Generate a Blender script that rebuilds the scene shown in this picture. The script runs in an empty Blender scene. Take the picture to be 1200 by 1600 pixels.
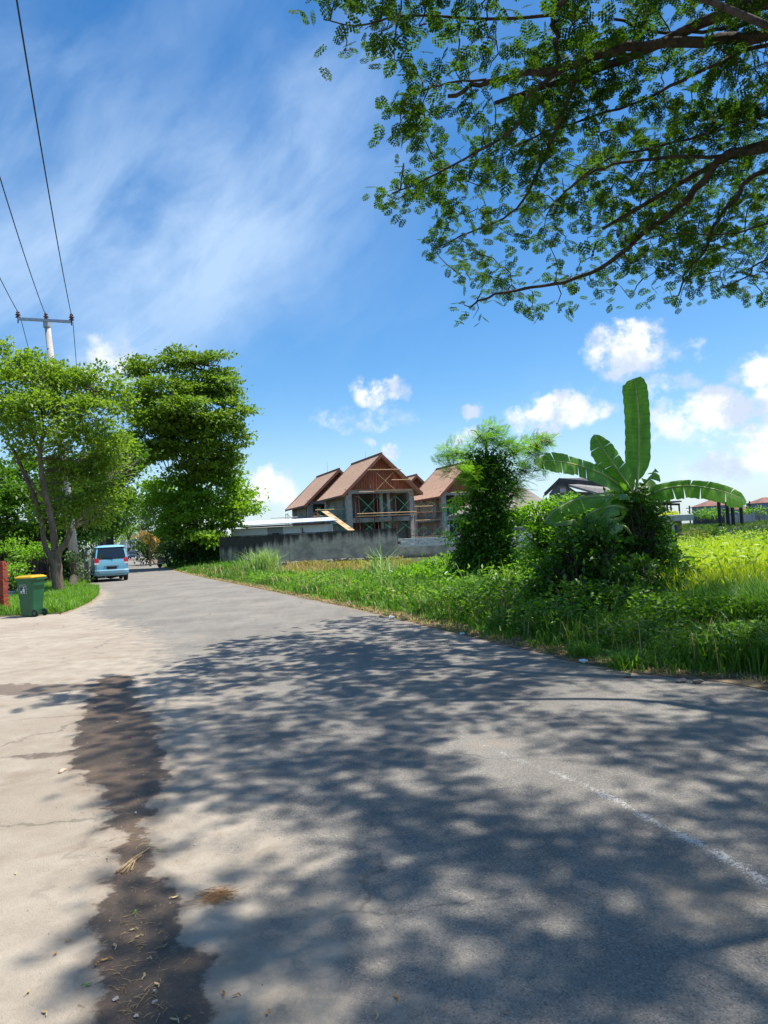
import bpy, math, random
import numpy as np
from mathutils import Vector, Matrix
R = math.radians
rng = np.random.default_rng(7)
random.seed(7)
sc = bpy.context.scene
COL = sc.collection

# ---------------------------------------------------------------- camera
FPX = 1110.; EYE = 1.53
_p, _r = R(2.06), R(2.9)
_f = np.array([0, math.cos(_p), math.sin(_p)]); _u0 = np.array([0, -math.sin(_p), math.cos(_p)]); _r0 = np.array([1., 0, 0])
_rt = _r0*math.cos(_r)-_u0*math.sin(_r); _up = _u0*math.cos(_r)+_r0*math.sin(_r)
cd = bpy.data.cameras.new('camera'); cam = bpy.data.objects.new('camera', cd); COL.objects.link(cam)
cam.matrix_world = Matrix(((_rt[0], _up[0], -_f[0], 0), (_rt[1], _up[1], -_f[1], 0), (_rt[2], _up[2], -_f[2], EYE), (0, 0, 0, 1)))
cd.sensor_fit = 'VERTICAL'; cd.sensor_height = 36; cd.sensor_width = 27; cd.lens = 36*FPX/1600
cd.clip_end = 3000; cd.clip_start = .05
sc.camera = cam

def ray(x, y): return _f+_rt*(x-600)/FPX+_up*(800-y)/FPX
def at(x, y, Y): d = ray(x, y); return np.array([0, 0, EYE])+d*(Y/d[1])
def gr(x, y, z=0.): d = ray(x, y); return np.array([0, 0, EYE])+d*((z-EYE)/d[2])
def proj(P):
    P = np.atleast_2d(P)-np.array([0, 0, EYE]); w = P@_f
    return 600+FPX*(P@_rt)/w, 800-FPX*(P@_up)/w

# ---------------------------------------------------------------- light and sky
SUN_AZ, SUN_EL = 87., 67.
sd = bpy.data.lights.new('sun', 'SUN'); sd.energy = 5.0; sd.angle = R(.53); sd.color = (1, .95, .87)
so = bpy.data.objects.new('sun', sd); COL.objects.link(so)
SV = Vector((math.sin(R(SUN_AZ))*math.cos(R(SUN_EL)), math.cos(R(SUN_AZ))*math.cos(R(SUN_EL)), math.sin(R(SUN_EL))))
so.rotation_euler = SV.to_track_quat('Z', 'Y').to_euler()
sc.view_settings.view_transform = 'Standard'; sc.view_settings.look = 'None'
sc.view_settings.exposure = .58; sc.view_settings.gamma = 1; sc.view_settings.use_curve_mapping = False
try:
    sc.cycles.max_bounces = 6; sc.cycles.diffuse_bounces = 3; sc.cycles.transparent_max_bounces = 8
    sc.cycles.sample_clamp_indirect = 6
except Exception: pass

class NT:
    def __init__(s, tree): s.t = tree; s.n = tree.nodes; s.l = tree.links
    def new(s, typ, **k):
        n = s.n.new(typ)
        for a, b in k.items(): setattr(n, a, b)
        return n
    def set(s, sock, v):
        if isinstance(v, bpy.types.NodeSocket): s.l.new(v, sock)
        elif v is not None: sock.default_value = v
    def m(s, op, a=None, b=None, c=None, clamp=False):
        n = s.new('ShaderNodeMath', operation=op, use_clamp=clamp)
        for i, v in enumerate((a, b, c)):
            if v is not None: s.set(n.inputs[i], v)
        return n.outputs[0]
    def vm(s, op, a=None, b=None, scale=None):
        n = s.new('ShaderNodeVectorMath', operation=op)
        if a is not None: s.set(n.inputs[0], a)
        if b is not None: s.set(n.inputs[1], b)
        if scale is not None: s.set(n.inputs['Scale'], scale)
        return n.outputs[0]
    def noise(s, vec, scale, detail=4, rough=.55, dist=0):
        n = s.new('ShaderNodeTexNoise'); n.inputs['Scale'].default_value = scale; n.inputs['Detail'].default_value = detail
        n.inputs['Roughness'].default_value = rough; n.inputs['Distortion'].default_value = dist
        if vec is not None: s.l.new(vec, n.inputs['Vector'])
        return n.outputs[0], n.outputs[1]
    def mr(s, v, a, b, c=0., d=1., smooth=True):
        n = s.new('ShaderNodeMapRange'); n.interpolation_type = 'SMOOTHSTEP' if smooth else 'LINEAR'
        s.set(n.inputs[0], v); n.inputs[1].default_value = a; n.inputs[2].default_value = b
        n.inputs[3].default_value = c; n.inputs[4].default_value = d
        return n.outputs[0]
    def mix(s, f, a, b, mode='MIX'):
        n = s.new('ShaderNodeMix', data_type='RGBA', blend_type=mode)
        s.set(n.inputs[0], f)
        for i, v in ((6, a), (7, b)):
            s.set(n.inputs[i], v if isinstance(v, bpy.types.NodeSocket) else (tuple(v)+(1,))[:4])
        return n.outputs[2]
    def mapping(s, vec, scale=(1, 1, 1), rot=(0, 0, 0), loc=(0, 0, 0)):
        n = s.new('ShaderNodeMapping'); s.l.new(vec, n.inputs[0])
        n.inputs[1].default_value = loc; n.inputs[2].default_value = rot; n.inputs[3].default_value = scale
        return n.outputs[0]

world = bpy.data.worlds.new('World'); sc.world = world; world.use_nodes = True
W = NT(world.node_tree); W.n.clear()
sky = W.new('ShaderNodeTexSky'); sky.sky_type = 'NISHITA'; sky.sun_disc = False
sky.sun_elevation = R(SUN_EL); sky.sun_rotation = R(SUN_AZ); sky.air_density = 1.0; sky.dust_density = .6; sky.ozone_density = 2.2
hsv = W.new('ShaderNodeHueSaturation'); hsv.inputs['Saturation'].default_value = 1.38; hsv.inputs['Hue'].default_value = .5
W.l.new(sky.outputs[0], hsv.inputs['Color'])
bgs = W.new('ShaderNodeBackground'); bgs.inputs[1].default_value = .120; W.l.new(hsv.outputs[0], bgs.inputs[0])
tc = W.new('ShaderNodeTexCoord'); dr = W.vm('NORMALIZE', tc.outputs['Generated'])
sx = W.new('ShaderNodeSeparateXYZ'); W.l.new(dr, sx.inputs[0])
AZ = W.m('ARCTAN2', sx.outputs[0], sx.outputs[1]); EL = W.m('ARCSINE', sx.outputs[2])
cx = W.new('ShaderNodeCombineXYZ'); W.l.new(AZ, cx.inputs[0]); W.l.new(EL, cx.inputs[1]); AE = cx.outputs[0]
_, nz1 = W.noise(AE, 9., 6, .6)
_, nz2 = W.noise(AE, 40., 5, .6)
w1 = W.vm('SCALE', W.vm('SUBTRACT', nz1, (.5, .5, .5)), scale=.085)
w2 = W.vm('SCALE', W.vm('SUBTRACT', nz2, (.5, .5, .5)), scale=.035)
AEw = W.vm('ADD', W.vm('ADD', AE, w1), w2)
# cumulus heaps: position and angular size (radians)
def skydir(px, py):
    d = ray(px, py); d = d/np.linalg.norm(d); return math.atan2(d[0], d[1]), math.asin(d[2])
CUM = [(978, 552, 62, 44, 1), (870, 650, 80, 34, .95), (1135, 642, 62, 38, 1), (1200, 585, 42, 52, 1), (1045, 672, 60, 40, .6), (1050, 608, 55, 26, .55),
       (1165, 712, 90, 42, .75), (425, 762, 50, 36, .95), (592, 612, 44, 22, .8), (727, 647, 22, 14, .7), (163, 560, 60, 48, .6),
       (1075, 552, 34, 18, .5), (612, 712, 20, 18, .7), (715, 690, 34, 20, .75), (575, 700, 14, 14, .5), (1215, 690, 60, 60, .8), (880, 610, 60, 16, .3), (560, 655, 110, 26, .5)]
tot = None; base = None
for (px, py, w_, h_, a_) in CUM:
    az, el = skydir(px, py)
    v = W.vm('SUBTRACT', AEw, (az, el, 0)); v = W.vm('MULTIPLY', v, (FPX/w_/1.22, FPX/h_/1.2, 0))
    ln = W.new('ShaderNodeVectorMath', operation='LENGTH'); W.l.new(v, ln.inputs[0])
    k = W.mr(ln.outputs['Value'], .25, 1.25, a_, 0.)
    tot = k if tot is None else W.m('MAXIMUM', tot, k)
# scattered cumulus low in the rest of the sky
cn, _ = W.noise(W.mapping(AEw, (1, 2.2, 1)), 5.5, 5, .5)
lowband = W.m('MULTIPLY', W.mr(EL, .02, .12), W.mr(EL, .3, .6, 1, 0))
gen = W.m('MULTIPLY', W.mr(cn, .60, .72), lowband)
side = W.mr(W.m('ABSOLUTE', AZ), .48, .62)
tot = W.m('MAXIMUM', tot, W.m('MULTIPLY', W.m('MULTIPLY', gen, side), .9))
fluff, _ = W.noise(AE, 26., 7, .62)
cum = W.m('MULTIPLY', tot, W.mr(fluff, .30, .62, .45, 1.25), clamp=True)
cum = W.mr(cum, .22, .95)
# cirrus: long soft streaks rising to the right
AEs = W.vm('ADD', AE, W.vm('SCALE', w1, scale=.35))
rot = W.mapping(AEs, (1, 1, 1), (0, 0, R(-40)))
c1, _ = W.noise(W.mapping(rot, (1.2, 2.8, 1), loc=(3.1, 1.7, 0)), 2.3, 5, .5, .25)
c2, _ = W.noise(W.mapping(AE, (1, 1.4, 1), loc=(.2, 4.1, 0)), 2.0, 3, .5)
c3, _ = W.noise(W.mapping(rot, (1.5, 3.4, 1), loc=(1.3, .4, 0)), 3.2, 8, .6, .5)
ci = W.m('MULTIPLY', W.mr(c1, .34, .74), W.mr(c2, .28, .68))
ci = W.m('ADD', W.m('MULTIPLY', ci, .85), W.m('MULTIPLY', W.mr(c3, .40, .85), W.mr(c2, .35, .7, 0, .35)))
# veil strongest west of north (left), fading east, all the way round
veil = W.m('ADD', W.m('MULTIPLY', W.m('SINE', W.m('ADD', AZ, 3.55)), .42), .62)
veil = W.mr(AZ, -.30, .34, 1., .16)
veil = W.m('MAXIMUM', veil, W.mr(AZ, .8, 1.8, 0., .35))
az0, el0 = skydir(330, 400)
vv = W.vm('MULTIPLY', W.vm('SUBTRACT', W.mapping(W.vm('SUBTRACT', AEw, (az0, el0, 0)), (1, 1, 1), (0, 0, R(-40))), (0, 0, 0)), (1.5, 6.5, 0))
lv = W.new('ShaderNodeVectorMath', operation='LENGTH'); W.l.new(vv, lv.inputs[0])
streak = W.mr(lv.outputs['Value'], .1, 1.15, .62, 0)
az0, el0 = skydir(110, 330)
vv = W.vm('MULTIPLY', W.vm('SUBTRACT', AEw, (az0, el0, 0)), (4.6, 2.9, 0))
lv = W.new('ShaderNodeVectorMath', operation='LENGTH'); W.l.new(vv, lv.inputs[0])
left = W.mr(lv.outputs['Value'], .1, 1.15, .55, 0)
ci = W.m('MULTIPLY', ci, veil)
stv = W.m('MULTIPLY', W.m('ADD', streak, left), W.mr(W.m('ADD', W.m('MULTIPLY', c3, .6), W.m('MULTIPLY', c1, .4)), .32, .64, .12, 1.15))
ci = W.m('ADD', W.m('MULTIPLY', ci, .62), W.m('MULTIPLY', stv, .72), clamp=True)
ci = W.m('MULTIPLY', ci, .80)
hz = W.mr(EL, -.02, .20, .55, 0.)
ci = W.m('MAXIMUM', ci, hz)
shade, _ = W.noise(W.vm('ADD', AE, (.012, .03, 0)), 16., 5, .55)
ccol = W.mix(W.mr(shade, .38, .6), (.58, .67, .82), (1., 1., 1.))
bgc = W.new('ShaderNodeBackground'); bgc.inputs[1].default_value = .80; W.l.new(ccol, bgc.inputs[0])
bgi = W.new('ShaderNodeBackground'); bgi.inputs[1].default_value = .74; bgi.inputs[0].default_value = (.56, .75, 1, 1)
m1 = W.new('ShaderNodeMixShader'); W.l.new(ci, m1.inputs[0]); W.l.new(bgs.outputs[0], m1.inputs[1]); W.l.new(bgi.outputs[0], m1.inputs[2])
m2 = W.new('ShaderNodeMixShader'); W.l.new(cum, m2.inputs[0]); W.l.new(m1.outputs[0], m2.inputs[1]); W.l.new(bgc.outputs[0], m2.inputs[2])
wo = W.new('ShaderNodeOutputWorld'); W.l.new(m2.outputs[0], wo.inputs[0])

# ---------------------------------------------------------------- materials
MATS = {}
def mat(name, c, c2=None, sc_=4., rough=.8, metal=0., bump=0., bsc=30., spec=.3, aniso=(1, 1, 1), lo=.35, hi=.65, fn=None, obj=False):
    """noise mottled surface in world or object coordinates"""
    if name in MATS: return MATS[name]
    m = bpy.data.materials.new(name); m.use_nodes = True; N = NT(m.node_tree)
    b = N.n['Principled BSDF']; b.inputs['Roughness'].default_value = rough; b.inputs['Metallic'].default_value = metal
    b.inputs['Specular IOR Level'].default_value = spec
    if obj: pos = N.new('ShaderNodeTexCoord').outputs['Object']
    else: pos = N.new('ShaderNodeNewGeometry').outputs['Position']
    if aniso != (1, 1, 1): pos = N.mapping(pos, aniso)
    col = tuple(c)+(1,)
    if c2 is not None:
        n1, _ = N.noise(pos, sc_, 6, .6)
        col = N.mix(N.mr(n1, lo, hi), c, c2)
    if fn: col = fn(N, pos, col, b)
    N.set(b.inputs['Base Color'], col)
    if bump:
        nb, _ = N.noise(pos, bsc, 5, .6); bn = N.new('ShaderNodeBump'); bn.inputs['Strength'].default_value = bump; bn.inputs['Distance'].default_value = .02
        N.l.new(nb, bn.inputs['Height']); N.l.new(bn.outputs[0], b.inputs['Normal'])
    MATS[name] = m; return m

def leafmat(name, c1, c2, trans=.35, rough=.45, tcol=None, big=.35, spec=.35):
    if name in MATS: return MATS[name]
    m = bpy.data.materials.new(name); m.use_nodes = True; N = NT(m.node_tree); b = N.n['Principled BSDF']
    b.inputs['Roughness'].default_value = rough; b.inputs['Specular IOR Level'].default_value = spec
    g = N.new('ShaderNodeNewGeometry'); n1, _ = N.noise(g.outputs['Position'], big, 3, .6)
    f = N.m('ADD', N.m('MULTIPLY', g.outputs['Random Per Island'], .6), N.mr(n1, .3, .7, 0, .4))
    col = N.mix(f, c1, c2); N.set(b.inputs['Base Color'], col)
    t = N.new('ShaderNodeBsdfTranslucent')
    tcl = N.mix(1., col, tcol or (1.5, 1.55, .55), 'MULTIPLY'); N.set(t.inputs[0], tcl)
    mx = N.new('ShaderNodeMixShader'); mx.inputs[0].default_value = trans
    N.l.new(b.outputs[0], mx.inputs[1]); N.l.new(t.outputs[0], mx.inputs[2])
    N.l.new(mx.outputs[0], N.n['Material Output'].inputs[0])
    MATS[name] = m; return m

# ---------------------------------------------------------------- mesh helpers
def link(name, me, parent=None): 
    o = bpy.data.objects.new(name, me); COL.objects.link(o)
    if parent is not None: o.parent = parent
    return o
def wloc(o):
    v = np.zeros(3)
    while o is not None: v = v+np.array(o.location); o = o.parent
    return v
def tag(o, label=None, cat=None, group=None, kind=None):
    if label: o['label'] = label
    if cat: o['category'] = cat
    if group: o['group'] = group
    if kind: o['kind'] = kind
    return o
def empty(name, loc, label, cat, group=None):
    o = bpy.data.objects.new(name, None); COL.objects.link(o); o.location = loc; o.empty_display_size = .2
    return tag(o, label, cat, group)
def mesh_np(name, V, F, m, parent=None, origin=None, smooth=False, uv=None):
    """V (n,3); F (k,3|4) or list of arrays of faces"""
    me = bpy.data.meshes.new(name)
    Fs = F if isinstance(F, list) else [F]
    Fs = [np.asarray(f, dtype=np.int32) for f in Fs if len(f)]
    if parent is not None: origin = wloc(parent)
    elif origin is None: origin = np.zeros(3)
    V = np.asarray(V, dtype=np.float32)-np.asarray(origin, dtype=np.float32)
    me.vertices.add(len(V)); me.vertices.foreach_set('co', V.ravel())
    idx = np.concatenate([f.ravel() for f in Fs]); cnt = np.concatenate([np.full(len(f), f.shape[1], dtype=np.int32) for f in Fs])
    me.loops.add(len(idx)); me.loops.foreach_set('vertex_index', idx)
    st = np.zeros(len(cnt), dtype=np.int32); st[1:] = np.cumsum(cnt)[:-1]
    me.polygons.add(len(cnt)); me.polygons.foreach_set('loop_start', st); me.polygons.foreach_set('loop_total', cnt)
    if smooth: me.polygons.foreach_set('use_smooth', np.ones(len(cnt), dtype=bool))
    me.update(calc_edges=True)
    if uv is not None:
        l = me.uv_layers.new(name='UVMap'); l.data.foreach_set('uv', np.asarray(uv, dtype=np.float32)[idx].ravel())
    me.materials.append(m)
    o = link(name, me, parent)
    if parent is None: o.location = [float(q) for q in origin]
    return o
class MB:
    def __init__(s): s.v = []; s.f = []; s.sm = False
    def add(s, V, F):
        o = len(s.v); s.v += [tuple(map(float, p)) for p in V]; s.f += [tuple(i+o for i in f) for f in F]; return s
    def box(s, x0, x1, y0, y1, z0, z1, M=None, ch=0):
        if ch:
            c = ch; V = []
            for z, q in ((z0, c), (z0+c, 0), (z1-c, 0), (z1, c)):
                V += [(x0+q, y0+q, z), (x1-q, y0+q, z), (x1-q, y1-q, z), (x0+q, y1-q, z)]
            F = [(3, 2, 1, 0), (12, 13, 14, 15)]
            for k in range(3):
                for j in range(4): a = k*4+j; b = k*4+(j+1) % 4; F.append((a, b, b+4, a+4))
        else:
            V = [(x0, y0, z0), (x1, y0, z0), (x1, y1, z0), (x0, y1, z0), (x0, y0, z1), (x1, y0, z1), (x1, y1, z1), (x0, y1, z1)]
            F = [(3, 2, 1, 0), (4, 5, 6, 7), (0, 1, 5, 4), (1, 2, 6, 5), (2, 3, 7, 6), (3, 0, 4, 7)]
        if M is not None: V = [M@Vector(p) for p in V]
        return s.add(V, F)
    def bar(s, a, b, w, h=None, up=(0, 0, 1)):
        h = h or w; a = np.array(a, float); b = np.array(b, float); d = b-a; d /= np.linalg.norm(d)
        x = np.cross(d, up)
        if np.linalg.norm(x) < 1e-4: x = np.array([1., 0, 0])
        x /= np.linalg.norm(x); z = np.cross(x, d)
        V = [p+x*sx*w/2+z*sz*h/2 for p in (a, b) for sx, sz in ((-1, -1), (1, -1), (1, 1), (-1, 1))]
        return s.add(V, [(0, 1, 2, 3), (7, 6, 5, 4), (0, 4, 5, 1), (1, 5, 6, 2), (2, 6, 7, 3), (3, 7, 4, 0)])
    def tube(s, pts, rad, n=8, caps=True):
        V, F = tube_np(pts, rad, n, caps); return s.add(V, F)
    def lathe(s, prof, c=(0, 0, 0), n=16, axis='z'):
        V = []
        for r_, z in prof:
            for k in range(n):
                a = 2*math.pi*k/n; p = (r_*math.cos(a), r_*math.sin(a), z)
                if axis == 'x': p = (p[2], p[0], p[1])
                if axis == 'y': p = (p[0], p[2], p[1])
                V.append((p[0]+c[0], p[1]+c[1], p[2]+c[2]))
        F = [(i*n+k, i*n+(k+1) % n, (i+1)*n+(k+1) % n, (i+1)*n+k) for i in range(len(prof)-1) for k in range(n)]
        F += [tuple(range(n))[::-1], tuple((len(prof)-1)*n+k for k in range(n))]
        return s.add(V, F)
    def prism(s, poly, y0, y1, plane='xz'):
        n = len(poly); V = []
        for y in (y0, y1):
            for a, b in poly: V.append((a, y, b) if plane == 'xz' else ((a, b, y) if plane == 'xy' else (y, a, b)))
        F = [tuple(range(n)), tuple(range(2*n-1, n-1, -1))]+[(k, (k+1) % n, n+(k+1) % n, n+k) for k in range(n)]
        return s.add(V, F)
    def build(s, name, m, parent=None, label=None, cat=None, group=None, kind=None, smooth=False, origin=None, world=False, bevel=0):
        me = bpy.data.meshes.new(name)
        V = np.array(s.v)
        if parent is None and origin is None:
            origin = np.array([V[:, 0].mean(), V[:, 1].mean(), V[:, 2].min()])
        if parent is None: V = V-origin
        elif world: V = V-wloc(parent)
        me.from_pydata(V.tolist(), [], s.f); me.materials.append(m)
        if smooth: me.polygons.foreach_set('use_smooth', np.ones(len(me.polygons), dtype=bool))
        o = link(name, me, parent)
        if parent is None: o.location = [float(q) for q in origin]
        if bevel:
            b = o.modifiers.new('bevel', 'BEVEL'); b.width = bevel; b.segments = 2; b.limit_method = 'ANGLE'
        return tag(o, label, cat, group, kind)
def tube_np(pts, rad, n=8, caps=True):
    P = np.array(pts, float); k = len(P); rad = np.broadcast_to(np.array(rad, float), (k,))
    T = np.gradient(P, axis=0) if k > 2 else np.repeat((P[-1]-P[0])[None], k, 0)
    T = T/np.maximum(np.linalg.norm(T, axis=1, keepdims=True), 1e-9)
    ref = np.array([.31, .22, .93]) if abs(T[0][2]) < .9 else np.array([1., .1, 0])
    X = np.cross(T, ref); X /= np.maximum(np.linalg.norm(X, axis=1, keepdims=True), 1e-9); Y = np.cross(T, X)
    a = np.arange(n)*2*math.pi/n
    V = (P[:, None]+rad[:, None, None]*(X[:, None]*np.cos(a)[None, :, None]+Y[:, None]*np.sin(a)[None, :, None])).reshape(-1, 3)
    F = [(i*n+j, i*n+(j+1) % n, (i+1)*n+(j+1) % n, (i+1)*n+j) for i in range(k-1) for j in range(n)]
    if caps: F += [tuple(range(n))[::-1], tuple((k-1)*n+j for j in range(n))]
    return V, F
def smooth_poly(pts, sub=4):
    """Catmull-Rom"""
    P = np.array(pts, float)
    if len(P) < 3: return np.array([P[0]+(P[-1]-P[0])*t for t in np.linspace(0, 1, sub+1)])
    Q = np.vstack([2*P[0]-P[1], P, 2*P[-1]-P[-2]]); out = []
    for i in range(1, len(Q)-2):
        for t in np.arange(sub)/sub:
            a, b, c, d = Q[i-1], Q[i], Q[i+1], Q[i+2]
            out.append(.5*((2*b)+(-a+c)*t+(2*a-5*b+4*c-d)*t*t+(-a+3*b-3*c+d)*t**3))
    out.append(P[-1]); return np.array(out)
def dup(o, loc=None, rz=None, label=None, group=None, parent=None, scale=None):
    c = o.copy(); COL.objects.link(c)
    if parent is not None: c.parent = parent
    if loc is not None: c.location = [float(q) for q in loc]
    if rz is not None: c.rotation_euler = (c.rotation_euler[0], c.rotation_euler[1], rz)
    if scale is not None: c.scale = (scale,)*3
    if label: c['label'] = label
    if group: c['group'] = group
    for ch in KIDS(o): dup(ch, parent=c)
    return c
def KIDS(o): return [x for x in list(COL.objects) if x.parent == o]
def unit(v): return v/np.maximum(np.linalg.norm(v, axis=-1, keepdims=True), 1e-9)

# leaves --------------------------------------------------------------
def diamonds(P, D, N, L, Wd, fold=.25, mid=.45):
    """folded diamond leaves -> V,F (two triangles each)"""
    P = np.asarray(P); D = unit(D); S = unit(np.cross(D, N)); Nn = np.cross(S, D)
    L = np.broadcast_to(np.asarray(L, float), (len(P),))[:, None]; Wd = np.broadcast_to(np.asarray(Wd, float), (len(P),))[:, None]
    a = P; t = P+D*L; m_ = P+D*L*mid+Nn*Wd*fold
    V = np.stack([a, m_+S*Wd/2, t, m_-S*Wd/2], 1).reshape(-1, 3); i = np.arange(len(P))*4
    return V, np.concatenate([np.stack([i, i+1, i+2], 1), np.stack([i, i+2, i+3], 1)])
def compound(P, D, N, L, pairs=6, pl=.4, pw=.16, ang=1.0, leaflets=0, droop=.15):
    """feathery leaves: pinnae along a rachis; optional leaflets along each pinna"""
    n = len(P); D = unit(D); S = unit(np.cross(D, N)); Nn = np.cross(S, D); L = np.broadcast_to(np.asarray(L, float), (n,))
    bp, bd, bn, bl = [], [], [], []
    for j in range(pairs):
        t = (j+1.)/(pairs+.3); q = math.sin(math.pi*(.25+.6*t))
        base = P+D*(L*t)[:, None]; base[:, 2] -= L*droop*t*t
        for s in (-1, 1):
            d = D*math.cos(ang)+S*s*math.sin(ang); d[:, 2] -= .12
            bp.append(base); bd.append(d); bn.append(Nn); bl.append(L*pl*q)
    bp, bd, bn, bl = map(np.concatenate, (bp, bd, bn, bl))
    if not leaflets: return diamonds(bp, bd, bn, bl, bl*pw)
    d = unit(bd); s_ = unit(np.cross(d, bn)); q1, q2, q3, q4 = [], [], [], []
    for j in range(leaflets):
        t = (j+.7)/leaflets
        for s in (-1, 1):
            q1.append(bp+d*(bl*t)[:, None]); q2.append(d*.5+s_*s*.85+rng.normal(0, .12, d.shape)); q3.append(bn); q4.append(bl/leaflets*1.42)
    q1, q2, q3, q4 = map(np.concatenate, (q1, q2, q3, q4))
    return diamonds(q1, q2, q3, q4, q4*.85, .1)
def join(*VF):
    V = []; F = []; o = 0
    for v, f in VF: V.append(v); F.append(np.asarray(f)+o); o += len(v)
    return np.vstack(V), np.vstack(F)
def rvec(n): return unit(rng.normal(size=(n, 3)))
def subcenters(clumps, dens, up=.25, shell=(.55, 1.)):
    C, RR = [], []
    for c, r in clumps:
        k = max(3, int(dens*(r[0]*r[1]+r[0]*r[2]+r[1]*r[2])))
        d = rvec(k); d[:, 2] += up; d = unit(d)
        C.append(np.array(c)+d*np.array(r)*rng.uniform(shell[0], shell[1], (k, 1))); RR.append(np.tile(np.array(c), (k, 1)))
    return np.vstack(C), np.vstack(RR)
def clump_leaves(C, O, per, rs, L, Wd, flat=.45, lay=.6, droop=.2, comp=None):
    n = len(C)*per; i = np.repeat(np.arange(len(C)), per)
    off = rng.normal(size=(n, 3))*np.array([rs, rs, rs*flat])
    P = C[i]+off; out = unit(C[i]-O[i]+off*1.5)
    D = unit(out*.7+rng.normal(0, .6, (n, 3))+np.array([0, 0, -droop])); N = unit(rng.normal(0, lay, (n, 3))+np.array([0, 0, 1.]))
    l = L*rng.uniform(.6, 1.25, n)
    if comp: return compound(P, D, N, l, **comp)
    return diamonds(P, D, N, l, l*Wd)
def twigs(C, nodes, r0=.02, r1=.008, n=3):
    mb_v, mb_f, o = [], [], 0
    for c in C:
        k = np.argmin(((nodes-c)**2).sum(1)); a = nodes[k]
        m_ = (a+c)/2+rng.normal(0, .06, 3)*np.linalg.norm(c-a); 
        V, F = tube_np([a, m_, c], [r0, (r0+r1)/2, r1], n, False); mb_v.append(V); mb_f.append(np.array(F)+o); o += len(V)
    return np.vstack(mb_v), np.vstack(mb_f)


# ================================================================ GROUND
EDGE_R = np.array([(5.4, -8), (4.9, 0), (4.3, 3), (3.45, 6.6), (3.1, 6.95), (2.55, 7.4), (2.06, 8.6), (1.63, 9.6), (.92, 11.4), (.14, 13.5), (-.99, 16.4), (-2.18, 19.2), (-4.64, 25.1),
                   (-8.4, 33.9), (-12.2, 43), (-17., 55.2), (-21.8, 68), (-34, 102), (-53.7, 158), (-90, 262)])
EDGE_L = np.array([(-1.2, -8), (-.8, 2.3), (-1.45, 3.9), (-2.0, 5.1), (-3.1, 7.8), (-5.2, 12), (-8.4, 18.2), (-9.2, 21.7), (-10.6, 26), (-12.8, 30.6), (-15.1, 36.1), (-20, 48), (-27.4, 68), (-40.5, 102), (-61, 158), (-98, 262)])
def xr(Y): return np.interp(Y, EDGE_R[:, 1], EDGE_R[:, 0])
def xl(Y): return np.interp(Y, EDGE_L[:, 1], EDGE_L[:, 0])
def segdist(X, Y, pts):
    """distance to a polyline minus its local half width"""
    best = np.full(X.shape, 9e9)
    for (ax, ay, aw), (bx, by, bw) in zip(pts[:-1], pts[1:]):
        dx, dy = bx-ax, by-ay; t = np.clip(((X-ax)*dx+(Y-ay)*dy)/(dx*dx+dy*dy+1e-9), 0, 1)
        best = np.minimum(best, np.hypot(X-ax-t*dx, Y-ay-t*dy)-(aw+(bw-aw)*t))
    return best
def W2(px, py, w=0): g = gr(px, py); return (g[0], g[1], w)
def wpt(py, x0, x1): a = gr(x0, py); b = gr(x1, py); return ((a[0]+b[0])/2, (a[1]+b[1])/2, abs(b[0]-a[0])/2)
WET = [wpt(y, a, b) for y, a, b in ((1800, 120, 420), (1600, 168, 300), (1545, 165, 325), (1500, 160, 270), (1440, 152, 262), (1400, 168, 250), (1350, 183, 232), (1300, 183, 228), (1262, 180, 232), (1225, 160, 252), (1190, 128, 246), (1150, 130, 240), (1120, 138, 226), (1090, 142, 196), (1062, 152, 202))]
WETB = [W2(-260, 1078, .30), W2(0, 1078, .33), W2(70, 1076, .26), W2(150, 1072, .17), W2(185, 1085, .2)]
WETC = [W2(-200, 1190, .09), W2(60, 1182, .08), W2(140, 1172, .12)]
LINE = [W2(1300, 1440, .055), W2(1180, 1366, .055), W2(1100, 1322, .055), W2(1040, 1292, .05), W2(965, 1252, .045), W2(900, 1220, .035), W2(820, 1190, .028), W2(720, 1150, .02), W2(640, 1122, .01)]

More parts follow.
